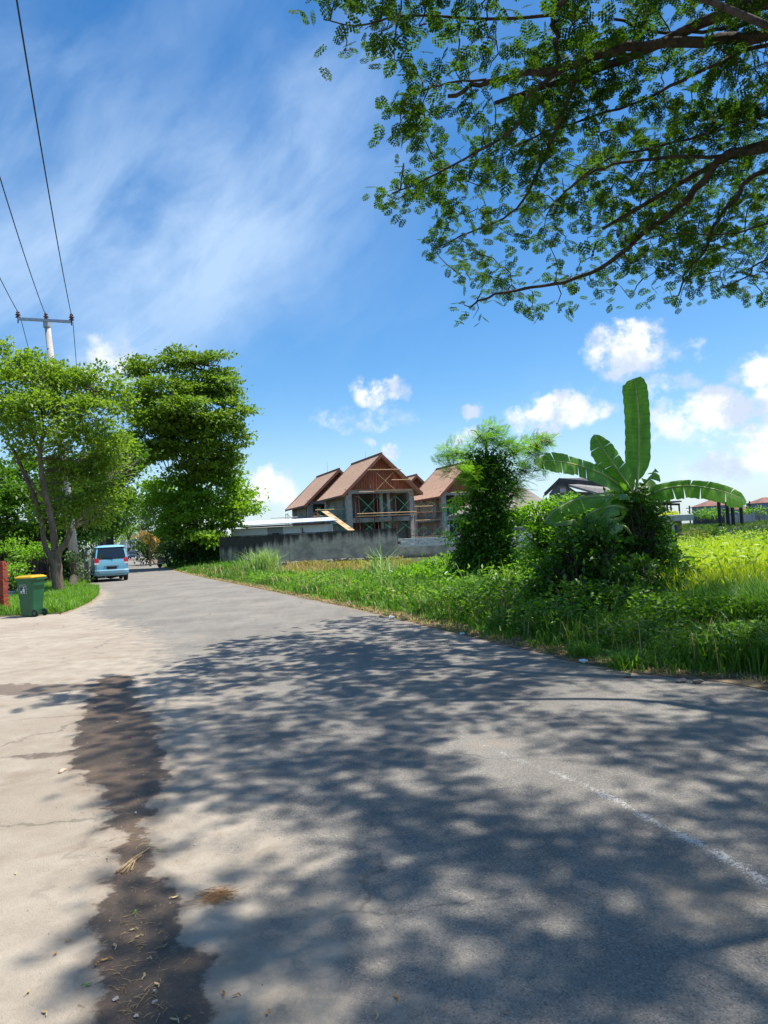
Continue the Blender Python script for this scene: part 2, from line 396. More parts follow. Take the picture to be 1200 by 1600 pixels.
def groundmat():
    m = bpy.data.materials.new('worn asphalt and concrete'); m.use_nodes = True; N = NT(m.node_tree); b = N.n['Principled BSDF']
    pos = N.new('ShaderNodeNewGeometry').outputs['Position']
    def attr(n): a = N.new('ShaderNodeAttribute'); a.attribute_name = n; return a.outputs['Fac']
    sand, wet, wetb, line, edge = attr('sand'), attr('wet'), attr('wetb'), attr('paint'), attr('edge')
    fine, _ = N.noise(pos, 140, 3, .7); grit, _ = N.noise(pos, 55, 4, .75); mid_, _ = N.noise(pos, 4.5, 6, .6); big, _ = N.noise(pos, .55, 5, .6)
    streaky, _ = N.noise(N.mapping(pos, (1., .22, 1)), 2.2, 6, .65)
    # asphalt: binder with pale stones
    asp = N.mix(N.mr(big, .3, .7), (.168, .152, .130), (.255, .234, .198))
    asp = N.mix(N.mr(streaky, .4, .75, 0, .55), asp, (.285, .265, .23))
    asp = N.mix(N.mr(mid_, .5, .72, 0, .4), asp, (.34, .31, .255))
    vor = N.new('ShaderNodeTexVoronoi'); vor.inputs['Scale'].default_value = 150; N.l.new(pos, vor.inputs['Vector'])
    sepc = N.new('ShaderNodeSeparateColor'); N.l.new(vor.outputs['Color'], sepc.inputs[0])
    asp = N.mix(N.mr(sepc.outputs[0], .55, 1., 0, .42), asp, (.42, .39, .34))
    asp = N.mix(N.mr(sepc.outputs[1], .6, 1., 0, .5), asp, (.05, .05, .052))
    asp = N.mix(N.mr(fine, .45, .3, 0, .45), asp, (.06, .06, .06))
    blot0, _ = N.noise(pos, 1.1, 6, .66, .6); asp = N.mix(N.mr(blot0, .55, .68, 0, .5), asp, (.34, .27, .195)); asp = N.mix(N.mr(blot0, .42, .32, 0, .45), asp, (.13, .128, .125))
    # sandy concrete
    con = N.mix(N.mr(mid_, .3, .72), (.335, .285, .22), (.43, .37, .29))
    con = N.mix(N.mr(big, .42, .66, 0, .6), con, (.30, .245, .185))
    blot, _ = N.noise(pos, 1.7, 7, .68, .5)
    con = N.mix(N.mr(blot, .54, .68, 0, .5), con, (.25, .19, .13))
    con = N.mix(N.mr(grit, .55, .72, 0, .45), con, (.19, .155, .12))
    con = N.mix(N.mr(fine, .62, .75, 0, .5), con, (.46, .41, .33))
    sn = N.m('ADD', sand, N.m('MULTIPLY', N.m('SUBTRACT', mid_, .5), 1.1))
    sn = N.m('ADD', sn, N.m('MULTIPLY', N.m('SUBTRACT', big, .5), .8))
    sf = N.mr(sn, .25, .75)
    col = N.mix(sf, asp, con)
    # dust gathered at the margins
    ef = N.mr(N.m('ADD', edge, N.m('MULTIPLY', N.m('SUBTRACT', mid_, .5), .9)), .35, .95)
    dust = N.mix(N.mr(grit, .4, .65), (.20, .15, .095), (.33, .265, .17)); col = N.mix(ef, col, dust)
    # worn white centre line
    lw = N.m('ADD', line, N.m('MULTIPLY', N.m('SUBTRACT', fine, .5), 2.0)); lw = N.m('ADD', lw, N.m('MULTIPLY', N.m('SUBTRACT', grit, .5), 2.4)); lw = N.m('ADD', lw, N.m('MULTIPLY', N.m('SUBTRACT', mid_, .5), 1.6))
    lf = N.mr(lw, .80, 1.02, 0, .8); col = N.mix(lf, col, (.55, .55, .52))
    # tyre polish arcs
    # damp runnel
    wn = N.m('ADD', N.m('MULTIPLY', N.m('SUBTRACT', mid_, .5), .32), N.m('MULTIPLY', N.m('SUBTRACT', blot, .5), .38))
    wn = N.m('ADD', wn, N.m('MULTIPLY', N.m('SUBTRACT', grit, .5), .06))
    wf = N.mr(N.m('ADD', wet, wn), .03, -.02); wfb = N.mr(N.m('ADD', wetb, wn), .035, -.03, 0, .75); wa = N.m('MAXIMUM', wf, wfb)
    halo = N.mr(N.m('ADD', wet, wn), .16, .0, 0, .32); col = N.mix(halo, col, (.20, .14, .09))
    wetc = N.mix(N.mr(blot, .36, .6), (.035, .024, .016), (.095, .062, .040))
    wetc = N.mix(N.mr(grit, .5, .72, 0, .55), wetc, (.20, .135, .085))
    col = N.mix(N.m('MULTIPLY', wa, .93), col, wetc)
    N.set(b.inputs['Base Color'], col)
    N.set(b.inputs['Roughness'], N.m('SUBTRACT', .92, N.m('MULTIPLY', wa, N.mr(blot, .35, .65, .42, .2))))
    b.inputs['Specular IOR Level'].default_value = .35
    ck = N.new('ShaderNodeTexVoronoi'); ck.feature = 'DISTANCE_TO_EDGE'; ck.inputs['Scale'].default_value = .55; N.l.new(N.vm('ADD', pos, N.vm('SCALE', N.noise(pos, 2.5, 4, .6)[1], scale=.5)), ck.inputs['Vector'])
    ckf = N.m('MULTIPLY', N.mr(ck.outputs[0], .012, .003), N.mr(big, .42, .62)); colc = N.mix(N.m('MULTIPLY', ckf, .45), col, (.05, .045, .04)); N.set(b.inputs['Base Color'], colc)
    hgt = N.m('ADD', N.m('MULTIPLY', sepc.outputs[2], .5), N.m('ADD', fine, N.m('MULTIPLY', grit, 1.6)))
    bn = N.new('ShaderNodeBump'); bn.inputs['Distance'].default_value = .006; N.set(bn.inputs['Strength'], N.m('SUBTRACT', .85, N.m('MULTIPLY', wa, .45)))
    N.l.new(hgt, bn.inputs['Height']); N.l.new(bn.outputs[0], b.inputs['Normal'])
    return m
GM = groundmat()
def sheet(name, Ys, fl, fr, nx, z=0.):
    Y = np.array(Ys); t = np.linspace(0, 1, nx); XL = fl(Y)[:, None]; XR = fr(Y)[:, None]
    X = XL+(XR-XL)*t[None]; YY = np.repeat(Y[:, None], nx, 1)
    Z = np.full_like(X, z)+.006*np.sin(X*1.7+YY*.6)*np.clip((YY-3)/5, 0, 1)*0
    V = np.stack([X, YY, Z], -1).reshape(-1, 3); i = np.arange((len(Y)-1)*nx).reshape(-1, nx)[:, :-1].ravel()
    o = mesh_np(name, V, np.stack([i, i+1, i+1+nx, i+nx], 1), GM); me = o.data
    x, y = V[:, 0], V[:, 1]
    def put(n, val):
        a = me.attributes.new(n, 'FLOAT', 'POINT'); a.data.foreach_set('value', val.astype(np.float32))
    near = y < 9.5
    big_ = np.full(len(x), 5.)
    w = big_.copy(); w[near] = segdist(x[near], y[near], WET); put('wet', w)
    wb = big_.copy(); wb[near] = np.minimum(segdist(x[near], y[near], WETB), segdist(x[near], y[near], WETC)+.05); put('wetb', wb)
    ln = segdist(x, y, LINE); put('paint', np.clip(.5-ln/.05*.5, 0, 1))
    d = x-xl(y); lim = np.interp(y, [0, 4, 8, 14, 20, 40], [1.2, 1.5, 2.0, 2.4, 1.2, .3])
    put('sand', np.clip(1-(d+.1)/lim*.9, 0, 1.2))
    er = np.clip(1-(xr(y)-x)/np.interp(y, [0, 8, 20, 60], [.35, .3, .35, .5]), 0, 1); elft = np.where(y > 18.2, np.clip(1-(x-xl(y))/.5, 0, 1), 0)
    put('edge', np.maximum(er, elft)); return tag(o, None, None, None, 'structure')
ysn = np.concatenate([np.linspace(-8, 1.6, 12), np.arange(1.7, 10, .045), np.geomspace(10.05, 262, 110)])
sheet('road', ysn, xl, xr, 150)
ysa = np.concatenate([np.linspace(-8, 1.6, 12), np.arange(1.7, 10, .05), np.linspace(10.05, 18.2, 30)])
sheet('concrete_apron', ysa, lambda Y: np.full_like(Y, -16.), xl, 150)

# terrain below and around (a soil and turf sheet reaching the horizon)
def soil_fn(N, pos, col, b):
    n1, _ = N.noise(pos, .35, 5, .6); n2, _ = N.noise(pos, 9., 5, .7)
    c = N.mix(N.mr(n1, .38, .62), (.085, .075, .035), (.05, .075, .02)); return N.mix(N.mr(n2, .5, .7, 0, .6), c, (.13, .11, .06))
mb = MB(); mb.add([(-900, -60, -.03), (900, -60, -.03), (900, 1400, -.03), (-900, 1400, -.03)], [(0, 1, 2, 3)])
mb.build('ground', mat('soil and turf', (.06, .07, .03), rough=.95, bump=.6, bsc=12, fn=soil_fn), kind='structure')
# yard earth behind the bin and bricks
mb = MB(); mb.add([(-60, 18.25, -.015), (-8.5, 18.25, -.015), (-9.3, 21.7, -.015), (-10.7, 26, -.015), (-13, 30.8, -.015), (-16, 37, -.015), (-60, 37, -.015)], [(0, 1, 2, 3, 4, 5, 6)])
mb.build('yard_earth', mat('yard earth', (.16, .12, .08), (.08, .065, .04), sc_=2., rough=.95, bump=.5, bsc=14), kind='structure')
# verge shoulder: dry soil by the asphalt
ys = np.concatenate([np.arange(2, 20, .25), np.geomspace(20, 120, 40)])
jr = np.convolve(rng.normal(0, .16, len(ys)+2), [.3, .5, .3], 'valid'); V = []
for y, j in zip(ys, jr): V += [(xr(y)-.03+j*.6, y, .006), (xr(y)+.35+j, y, .03), (xr(y)+1.2, y, .02)]
F = [(3*i+k, 3*i+k+1, 3*i+4+k, 3*i+3+k) for i in range(len(ys)-1) for k in range(2)]
mesh_np('road_shoulder', V, np.array(F), mat('dry shoulder soil', (.235, .175, .105), (.11, .085, .05), sc_=6, rough=.95, bump=.8, bsc=40))['kind'] = 'structure'
# bare dry plot in front of the boundary wall
mb = MB(); P = [gr(432, 899), gr(448, 884), gr(600, 878), gr(640, 888), gr(600, 906), gr(500, 905)]
mb.add([(p[0], p[1], .008) for p in P], [tuple(range(len(P)))])
mb.build('bare_plot', mat('dry straw earth', (.30, .23, .09), (.14, .11, .05), sc_=1.3, rough=.95, bump=.8, bsc=9, lo=.4, hi=.6), kind='structure')

# ================================================================ BUILDINGS
conc = mat('grey concrete', (.34, .325, .30), (.48, .46, .43), sc_=1.3, rough=.9, bump=.3, bsc=14, obj=True)
conc_d = mat('raw render', (.21, .205, .19), (.30, .29, .27), sc_=.9, rough=.95, obj=True)
def tile_fn(N, pos, col, b):
    s = N.new('ShaderNodeSeparateXYZ'); N.l.new(pos, s.inputs[0])
    br = N.new('ShaderNodeTexBrick'); br.inputs['Scale'].default_value = 1; br.inputs['Brick Width'].default_value = .22; br.inputs['Row Height'].default_value = .28
    br.inputs['Mortar Size'].default_value = .012; br.inputs[1].default_value = (.46, .27, .17, 1); br.inputs[2].default_value = (.60, .39, .26, 1); br.inputs[3].default_value = (.30, .16, .11, 1)
    cc = N.new('ShaderNodeCombineXYZ'); N.l.new(s.outputs[1], cc.inputs[0]); N.l.new(N.m('MULTIPLY', s.outputs[2], 1.41), cc.inputs[1]); N.l.new(cc.outputs[0], br.inputs[0])
    n1, _ = N.noise(pos, 1.6, 5, .7); n2, _ = N.noise(pos, 9, 3, .7)
    c = N.mix(N.mr(n1, .35, .65, 0, .45), br.outputs[0], (.43, .27, .18)); return N.mix(N.mr(n2, .52, .7, 0, .5), c, (.66, .49, .35))
tile = mat('terracotta shingle', (.3, .15, .1), rough=.9, bump=.5, bsc=10, fn=tile_fn, obj=True)
tilecap = mat('dark ridge tile', (.16, .06, .045), (.22, .09, .06), sc_=4, rough=.7, obj=True)
plankm = mat('red brown boards', (.22, .065, .032), (.34, .115, .055), sc_=2.4, rough=.7, aniso=(9, 9, .6), obj=True)
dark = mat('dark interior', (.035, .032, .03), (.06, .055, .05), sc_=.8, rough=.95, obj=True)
def house():
    root = empty('house', (0, 0, 0), 'nearest unfinished villa with red timber gable and scaffolding in front', 'house', 'unfinished villas behind the wall')
    hw, ez, rz, L = 4.35, 5.98, 10.08, 9.6; nx, nz = (rz-ez)/math.hypot(hw, rz-ez), hw/math.hypot(hw, rz-ez)
    for s in (-1, 1):
        mb = MB(); t = .14
        # slight flare towards the eaves
        prof = [(0, rz), (s*hw*.72, ez+(rz-ez)*.26), (s*hw, ez)]
        V = [(x, y, z) for y in (0, L) for x, z in prof]+[(x-s*0*t, y, z-t) for y in (0, L) for x, z in prof]
        mb.add(V, [(0, 1, 4, 3), (1, 2, 5, 4), (6, 9, 10, 7), (7, 10, 11, 8), (0, 6, 7, 1), (1, 7, 8, 2), (3, 4, 10, 9), (4, 5, 11, 10), (2, 8, 11, 5)])
        rf = mb.build('roof_slope', tile, root)
        for y, nm in ((-.06, 'bargeboard'), (L, 'bargeboard')):
            m2 = MB(); m2.bar((0, y+.03, rz-.12), (s*hw, y+.03, ez-.12), .06, .34, up=(0, 1, 0)); 
            m2 = MB(); q = [(0, rz+.04), (s*(hw+.04), ez+.02), (s*(hw+.0), ez-.30), (0, rz-.36)]; m2.prism(q, y, y+.06); m2.build(nm, tilecap, root)
        m2 = MB(); m2.box(min(s*(hw-.03), s*(hw+.05)), max(s*(hw-.03), s*(hw+.05)), 0.01, L-.01, ez-.2, ez-.005); m2.build('fascia', tilecap, root)
    mb = MB(); mb.tube([(0, -.05, rz+.03), (0, L+.05, rz+.03)], .11, 8); mb.build('ridge_cap', tilecap, root)
    for yy in (.75, L-.8):
        mb = MB(); n = 30
        for k in range(n):
            x0 = -4.0+8.0*k/n; x1 = x0+8./n-.03; zt = rz-.2-(rz-ez)/hw*max(abs(x0), abs(x1)); zb = 6.0 if abs(x0+x1)/2 > 3.6 else 6.5
            if zt > zb+.05: mb.box(x0, x1, yy+.012*(k % 2), yy+.06, zb, zt)
        mb.build('gable_plank', plankm, root, kind='stuff')
    beam = MB(); beam.box(-3.7, 3.7, .92, 1.3, 6.12, 6.64); beam.build('beam', conc, root)
    for x in (-3.42, 3.42):
        for y in (.86, 8.2):
            c = MB(); c.box(x-.3, x+.3, y, y+.55, 0, 6.12 if y > 1 else 6.118); c.build('column', conc, root)
    for x in (.35, 1.15):
        c = MB(); c.box(x-.16, x+.16, 1.6, 1.95, 0, 6.5); c.build('column', conc, root)
    f = MB(); f.box(-3.12, 3.12, .89, 8.6, 3.18, 3.62); f.build('floor_slab', conc, root)
    f = MB(); f.box(-3.9, -3.12, 2.6, 8.6, 3.2, 3.5); f.build('floor_slab', conc, root)
    for bx_ in ((-3.1, -1.4, 4.2, 4.35), (1.6, 3.1, 4.2, 4.35), (-1.4, 1.6, 6.8, 6.95)): w = MB(); w.box(*bx_, 3.62, 6.5); w.build('inner_wall', conc_d, root)
    w = MB(); w.box(.7, 3.12, 1.9, 2.05, .0, 3.18); w.build('inner_wall', conc_d, root)
    w = MB(); w.box(-3.12, .7, 5, 5.15, .0, 3.18); w.build('inner_wall', conc_d, root)
    w = MB(); w.box(-3.32, -3.14, 3.4, 8.2, 3.62, 5.95); w.box(-3.32, -3.14, 1.41, 8.2, 0, 3.17); w.build('side_wall', conc_d, root)
    w = MB(); w.box(3.14, 3.32, 1.41, 8.2, 0, 6.1); w.build('side_wall', conc_d, root)
    w = MB(); w.box(-3.1, 3.1, 8.3, 8.45, 0, 6.6); w.build('rear_wall', conc_d, root)
    return root
H1 = house()
yaw = R(21)
def set_house(h, ridge_px, ridge_py, D):
    p = at(ridge_px, ridge_py, D); h.location = (p[0], p[1], p[2]-10.08); h.rotation_euler = (0, 0, yaw)
h1p = at(596, 708.6, 72)
H1.location = (h1p[0], h1p[1], 0); H1.rotation_euler = (0, 0, yaw)
h2p = at(530, 733, 82.5); dup(H1, (h2p[0], h2p[1], -.3), yaw, 'unfinished villa at the left, its plain roof end closest to the white site shed')
h3p = at(736, 717, 83.5); dup(H1, (h3p[0], h3p[1], 0), yaw, 'unfinished villa half hidden behind the tall creeper covered tree')
h4p = at(651, 741, 99); dup(H1, (h4p[0], h4p[1], 0), yaw, 'farthest villa, only its roof peak showing between two nearer roofs')

# scaffolds ------------------------------------------------------------
rust = mat('rust red steel', (.34, .10, .05), (.22, .08, .05), sc_=5, rough=.7, obj=True)
green = mat('green painted steel', (.035, .22, .13), (.06, .30, .20), sc_=5, rough=.6, obj=True)
tan = mat('raw timber', (.42, .27, .14), (.52, .36, .2), sc_=4, rough=.8, obj=True)
galv = mat('galvanised steel', (.42, .43, .44), (.5, .5, .5), sc_=5, rough=.5, metal=.4, obj=True)
_ub = {}
def unitbar(m):
    if m.name not in _ub:
        V, F = tube_np([(0, 0, 0), (0, 0, 1)], 1, 6); me = bpy.data.meshes.new('bar'); me.from_pydata(V.tolist(), [], F); me.materials.append(m); _ub[m.name] = me
    return _ub[m.name]
def rod(name, a, b, r_, m, parent):
    a, b = Vector(a), Vector(b); o = link(name, unitbar(m), parent); d = b-a
    o.location = a; o.rotation_mode = 'QUATERNION'; o.rotation_quaternion = d.to_track_quat('Z', 'Y'); o.scale = (r_, r_, d.length); return o
def scaffold(loc, yaw_, xs, zs, dep, label, fm, bm, lm, planks=(), ledgers=(), skip=()):
    t = empty('scaffold', loc, label, 'scaffold', 'scaffolds round the unfinished villas'); t.rotation_euler = (0, 0, yaw_)
    for x in xs:
        top = zs[-1]
        for y in (0, dep): rod('post', (x, y, 0), (x, y, top), .035, fm, t)
        for z in zs[1:]: rod('rung', (x, 0, z-.15), (x, dep, z-.15), .03, fm, t)
    for i in range(len(xs)-1):
        for j in range(len(zs)-1):
            if (i, j) in skip: continue
            y = 0 if (i+j) % 2 else 0
            rod('brace', (xs[i], y, zs[j]+.15), (xs[i+1], y, zs[j+1]-.2), .025, bm, t); rod('brace', (xs[i], y-.02, zs[j+1]-.2), (xs[i+1], y-.02, zs[j]+.15), .025, bm, t)
    for z, x0, x1 in ledgers: rod('ledger', (x0, -.05, z), (x1, -.05, z), .045, lm, t)
    for z, x0, x1 in planks:
        for k in range(2):
            mb = MB(); mb.box(x0+.1*k, x1-.13*k, -.15+k*(dep*.5+.05), dep*.5-.15+k*(dep*.5+.1), z, z+.06); mb.build('plank', tan, t)
    return t
def hl(o, x, y): c, s = math.cos(yaw), math.sin(yaw); return (o[0]+x*c-y*s, o[1]+x*s+y*c, 0)
scaffold(hl(h1p, 0, -.75), yaw, [-2.95, -1.0, .95, 2.95], [0, 1.75, 3.6, 5.9], 1.1, 'scaffold with rusty posts and green braces across the front of the nearest villa', rust, green, tan,
         planks=[(3.72, -3.2, 3.3)], ledgers=[(6.15, -2.9, 2.6), (4.0, -3.2, 3.2)])
scaffold(hl(h1p, .35, -.72), yaw, [-1.35, .6], [6.2, 8.3], 1.0, 'small upper scaffold frame against the red boards of the nearest gable', rust, tan, tan, ledgers=[(8.35, -2.2, 1.4), (7.3, .3, 2.4)], planks=[(6.22, -1.6, 2.4)])
scaffold(hl(h1p, -5.1, 1.2), yaw, [-1.3, 0, 1.3], [0, 1.8, 3.5, 4.9], 1.0, 'green scaffold frames beside the left side of the nearest villa', green, green, tan, ledgers=[(4.6, -1.8, 1.6)], planks=[(3.5, -1.5, 1.6)])
scaffold(hl(h1p, -4.6, 4.6), yaw, [-1.2, 0.2, 1.4], [0, 1.8, 3.4, 4.6], 1.0, 'rusty scaffold tower in the gap between the two left villas', rust, tan, tan, ledgers=[(4.1, -1.6, 1.8)])
scaffold(hl(h2p, -3.6, 1.4), yaw, [-2.4, -.8, .8, 2.4], [0, 1.6, 3.1, 4.9], 1.1, 'low green scaffold railing under the eave of the leftmost villa', green, green, galv, ledgers=[(4.4, -4.4, 3)])
scaffold(hl(h3p, -5.6, .6), yaw, [-2., -.8, .4, 1.6], [0, 1.4, 2.8, 4.2, 5.6], 1.2, 'dense rust and green scaffold filling the gap left of the creeper covered tree', rust, green, tan, planks=[(4.2, -2.2, 1.8), (1.4, -2.2, 1.8)], ledgers=[(3.3, -2.2, 1.6), (4.9, -2, .6)])
scaffold(hl(h3p, -3.4, -1.), yaw, [-.7, .5], [0, 1.9, 3.2, 5.1], .8, 'green ladder frames round the front column of the half hidden villa', green, green, tan)
scaffold(hl(h3p, .1, -.8), yaw, [-2.4, -.6, 1.2, 3.], [0, 1.8, 3.7, 6.1], 1., 'pale timber scaffold across the open front of the half hidden villa', tan, tan, tan, ledgers=[(6.3, -3.4, 3), (4.6, -4.6, -1)])
t = empty('plank_ramp', at(528, 838, 66)*np.array([1, 1, 0]), 'long yellow timber ramp leaning from the shed roof to the villa', 'ramp')
mb = MB(); a, b = at(507, 799, 66), at(549, 829, 63); mb.bar(a, b, .75, .07); mb.build('ramp_board', tan, t, world=True)
for q in (.15, .4, .65, .9):
    mb = MB(); c = a+(b-a)*q; mb.box(c[0]-.4, c[0]+.4, c[1]-.03, c[1]+.03, c[2]+.04, c[2]+.08); mb.build('cleat', tan, t, world=True)
# lightning rods on the two ridges
for (px, py, D, lb) in ((511, 722, 90, 'thin lightning rod standing behind the leftmost roof ridge'), (570.5, 705, 88, 'thin lightning rod standing behind the highest roof ridge')):
    p = at(px, py, D); mb = MB(); mb.tube([(p[0], p[1], 0), (p[0], p[1], p[2])], [.05, .02], 6); mb.build('lightning_rod', galv, None, lb, 'lightning rod', 'lightning rods')

# boundary wall ----------------------------------------------------------
def stain_fn(N, pos, col, b):
    s = N.new('ShaderNodeSeparateXYZ'); N.l.new(pos, s.inputs[0])
    n1, _ = N.noise(N.mapping(pos, (1, 1, .14)), 2.3, 6, .65); n2, _ = N.noise(pos, .8, 5, .6); n3, _ = N.noise(pos, 6, 5, .7)
    c = N.mix(N.mr(n3, .3, .7), (.44, .36, .27), (.60, .51, .39))
    c = N.mix(N.mr(n2, .45, .62, 0, .5), c, (.13, .12, .105))
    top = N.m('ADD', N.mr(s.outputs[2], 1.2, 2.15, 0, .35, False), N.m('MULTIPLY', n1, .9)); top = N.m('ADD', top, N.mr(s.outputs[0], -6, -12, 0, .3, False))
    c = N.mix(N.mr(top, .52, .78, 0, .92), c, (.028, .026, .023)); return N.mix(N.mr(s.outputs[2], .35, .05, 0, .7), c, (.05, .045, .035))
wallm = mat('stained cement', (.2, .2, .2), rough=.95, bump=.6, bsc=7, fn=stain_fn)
WY = 50.
xa, xb = at(343, 860, WY)[0], at(621, 850, WY)[0]
t = empty('boundary_wall', ((xa+xb)/2, WY, 0), 'long grey cement wall blackened by damp streaks in front of the shed', 'wall')
V = []; F = []; nxw, nzw = 60, 12
for i in range(nxw+1):
    for j in range(nzw+1):
        x = xa+(xb-xa)*i/nxw; V.append((x, WY+rng.normal(0, .006), 2.1*j/nzw+(rng.normal(0, .012) if j == nzw else 0)))
for i in range(nxw):
    for j in range(nzw): k = i*(nzw+1)+j; F.append((k, k+nzw+1, k+nzw+2, k+1))
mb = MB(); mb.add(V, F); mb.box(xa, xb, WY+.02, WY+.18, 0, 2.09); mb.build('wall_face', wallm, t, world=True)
mb = MB(); mb.box(xa-.02, xb+.02, WY-.03, WY+.2, 2.11, 2.16); mb.build('coping', wallm, t, world=True)
for q in np.linspace(xa+.1, xb-.1, 6):
    mb = MB(); mb.box(q-.09, q+.09, WY-.025, WY-.002, 0, 2.1); mb.build('pier', wallm, t, world=True)
stone = mat('rubble stone', (.09, .085, .075), (.2, .19, .165), sc_=3, rough=.9, bump=.5)
for k in range(34):
    x = xa+4+(xb-xa-4)*(k+rng.uniform(0, .6))/34; r_ = rng.uniform(.14, .27); mb = MB(); v = rvec(14)*np.array([r_, .18, r_*.6])+np.array([x, WY-.12, .1])
    import bmesh
    bm = bmesh.new(); [bm.verts.new(p) for p in v]; bmesh.ops.convex_hull(bm, input=bm.verts); me = bpy.data.meshes.new('foot_stone'); bm.to_mesh(me); bm.free(); me.materials.append(stone)
    me.transform(Matrix.Translation([-q for q in wloc(t)])); link('foot_stone', me, t)
# lower wall with pale blocks laid on it
xc = at(865, 840, WY+.4)[0]
t = empty('block_wall', ((xb+xc)/2, WY+.4, 0), 'lower wall right of the blackened one, topped with pale concrete blocks', 'wall')
mb = MB(); mb.box(xb+.03, xc, WY+.4, WY+.58, 0, .78); mb.build('wall_face', wallm, t, world=True)
block = mat('pale concrete block', (.56, .53, .48), (.66, .63, .58), sc_=5, rough=.95, bump=.4, bsc=20)
bme = None; ztop = .785
for row in range(3):
    n = int((xc-xb)/.42); 
    for k in range(n):
        x = xb+.05+.42*k+(.2 if row % 2 else 0)
        if x+.4 > xc: continue
        if bme is None:
            m_ = MB(); m_.box(0, .405, 0, .16, 0, .195, ch=.008); bo = m_.build('block', block, t); bme = bo.data
        else: bo = link('block', bme, t)
        bo.location = (x-t.location[0], .42-.4+rng.normal(0, .008)-.0, ztop+row*.203); bo.rotation_euler = (0, 0, rng.normal(0, .012))
def post(px, py0, py1, D, w, m, label, cat, name='post', group=None, box=True):
    a = at(px, py1, D); z = max(0, a[2]); b = at(px, py0, D); mb = MB(); mb.box(a[0]-w/2, a[0]+w/2, D-w/2, D+w/2, 0, b[2], ch=w*.08); return mb.build(name, m, None, label, cat, group)
post(703, 820, 858, 49, .11, galv, 'thin pale steel post in front of the pale block wall', 'post', 'steel_post')

# site shed
t0 = at(360, 835, 55); t1 = at(531, 830, 55)
t = empty('site_shed', ((t0[0]+t1[0])/2, 55, 0), 'low white site shed with flat pale metal roof behind the stained wall', 'shed')
shw = mat('white painted board', (.66, .68, .70), (.74, .76, .78), sc_=1., rough=.7); shg = mat('grey shed panel', (.30, .31, .32), rough=.8)
xp0, xp1 = at(418, 830, 55)[0], at(442, 830, 55)[0]
for x0, x1, m_, nm in ((t0[0]+.05, xp0, shw, 'wall_panel'), (xp0, xp1, shg, 'wall_panel'), (xp1, at(512, 830, 55)[0], shw, 'wall_panel')):
    mb = MB(); mb.box(x0+.01, x1-.01, 55, 55.1, 0, 2.78); mb.build(nm, m_, t, world=True)
mb = MB(); mb.box(t0[0]+.05, at(512, 830, 55)[0], 60, 60.1, 0, 2.9); mb.build('rear_wall', shw, t, world=True)
mb = MB(); xx0, xx1 = t0[0]-.15, at(528, 812, 55)[0]; mb.add([(xx0, 54.4, 2.93), (xx1, 54.4, 3.0), (xx1-1, 60.6, 3.45), (xx0-1, 60.6, 3.45), (xx0, 54.4, 2.99), (xx1, 54.4, 3.06), (xx1-1, 60.6, 3.51), (xx0-1, 60.6, 3.51)],
                  [(3, 2, 1, 0), (4, 5, 6, 7), (0, 1, 5, 4), (1, 2, 6, 5), (2, 3, 7, 6), (3, 0, 4, 7)]); mb.build('metal_roof', mat('zinc sheet', (.6, .63, .66), (.7, .72, .74), sc_=1, rough=.45, metal=.2), t, world=True)
mb = MB(); mb.box(xx0+1.2, xx1-.6, 54.46, 54.52, 2.8, 2.92); mb.build('fascia', tilecap, t, world=True)
mb = MB(); v = at(430, 830, 54.9); mb.box(v[0]-.25, v[0]+.3, 54.93, 54.985, 2.15, 2.3); mb.build('vent', dark, t, world=True)
mb = MB(); v = at(472, 826, 54.9); mb.bar((v[0], 54.95, 2.2), (v[0]+.02, 54.95, 2.62), .07, .07); mb.box(v[0], v[0]+.22, 54.91, 54.98, 2.2, 2.27); mb.build('water_tap', dark, t, world=True)

# thatched house (hip roof)
thatch = mat('weathered shingle thatch', (.19, .165, .14), (.27, .24, .205), sc_=2., rough=.95, bump=.8, bsc=18)
p0, p1 = at(738, 798, 60), at(870, 778, 62); A1 = at(790, 757, 66); A2 = at(822, 763, 66); ez = 3.35
t = empty('thatched_house', ((p0[0]+p1[0])/2, 64, 0), 'low house with brown grey hipped thatch roof right of the creeper covered tree', 'house')
e = [(p0[0], 60, ez), (at(850, 795, 60)[0], 60, ez-.1), (at(880, 776, 68)[0], 72, ez+.4), (p0[0]-1, 72, ez)]
mb = MB(); V = e+[(A1[0], 66, A1[2]), (A2[0], 66, A2[2])]; V += [(v[0], v[1], v[2]-.25) for v in V[:4]]
mb.add(V, [(0, 1, 5, 4), (1, 2, 5), (2, 3, 4, 5), (3, 0, 4), (0, 6, 7, 1), (1, 7, 8, 2), (2, 8, 9, 3), (3, 9, 6, 0), (6, 9, 8, 7)]); mb.build('thatch_roof', thatch, t, world=True)
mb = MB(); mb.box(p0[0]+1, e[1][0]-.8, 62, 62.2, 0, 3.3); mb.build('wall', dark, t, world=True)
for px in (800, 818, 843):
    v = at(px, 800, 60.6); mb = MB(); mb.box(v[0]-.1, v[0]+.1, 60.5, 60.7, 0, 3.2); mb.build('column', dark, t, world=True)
mb = MB(); v = at(795, 822, 59); v2 = at(850, 822, 59); mb.box(v[0], v2[0], 59, 59.15, 0, 1.75); mb.build('terrace_wall', conc_d, t, world=True)
mb = MB(); mb.box(v[0], v2[0]+.1, 58.9, 59.2, 1.76, 1.9); mb.build('ledge', conc, t, world=True)
post(861, 808, 845, 51.2, .32, conc, 'pale concrete post at the right end of the block wall', 'post', 'concrete_post')

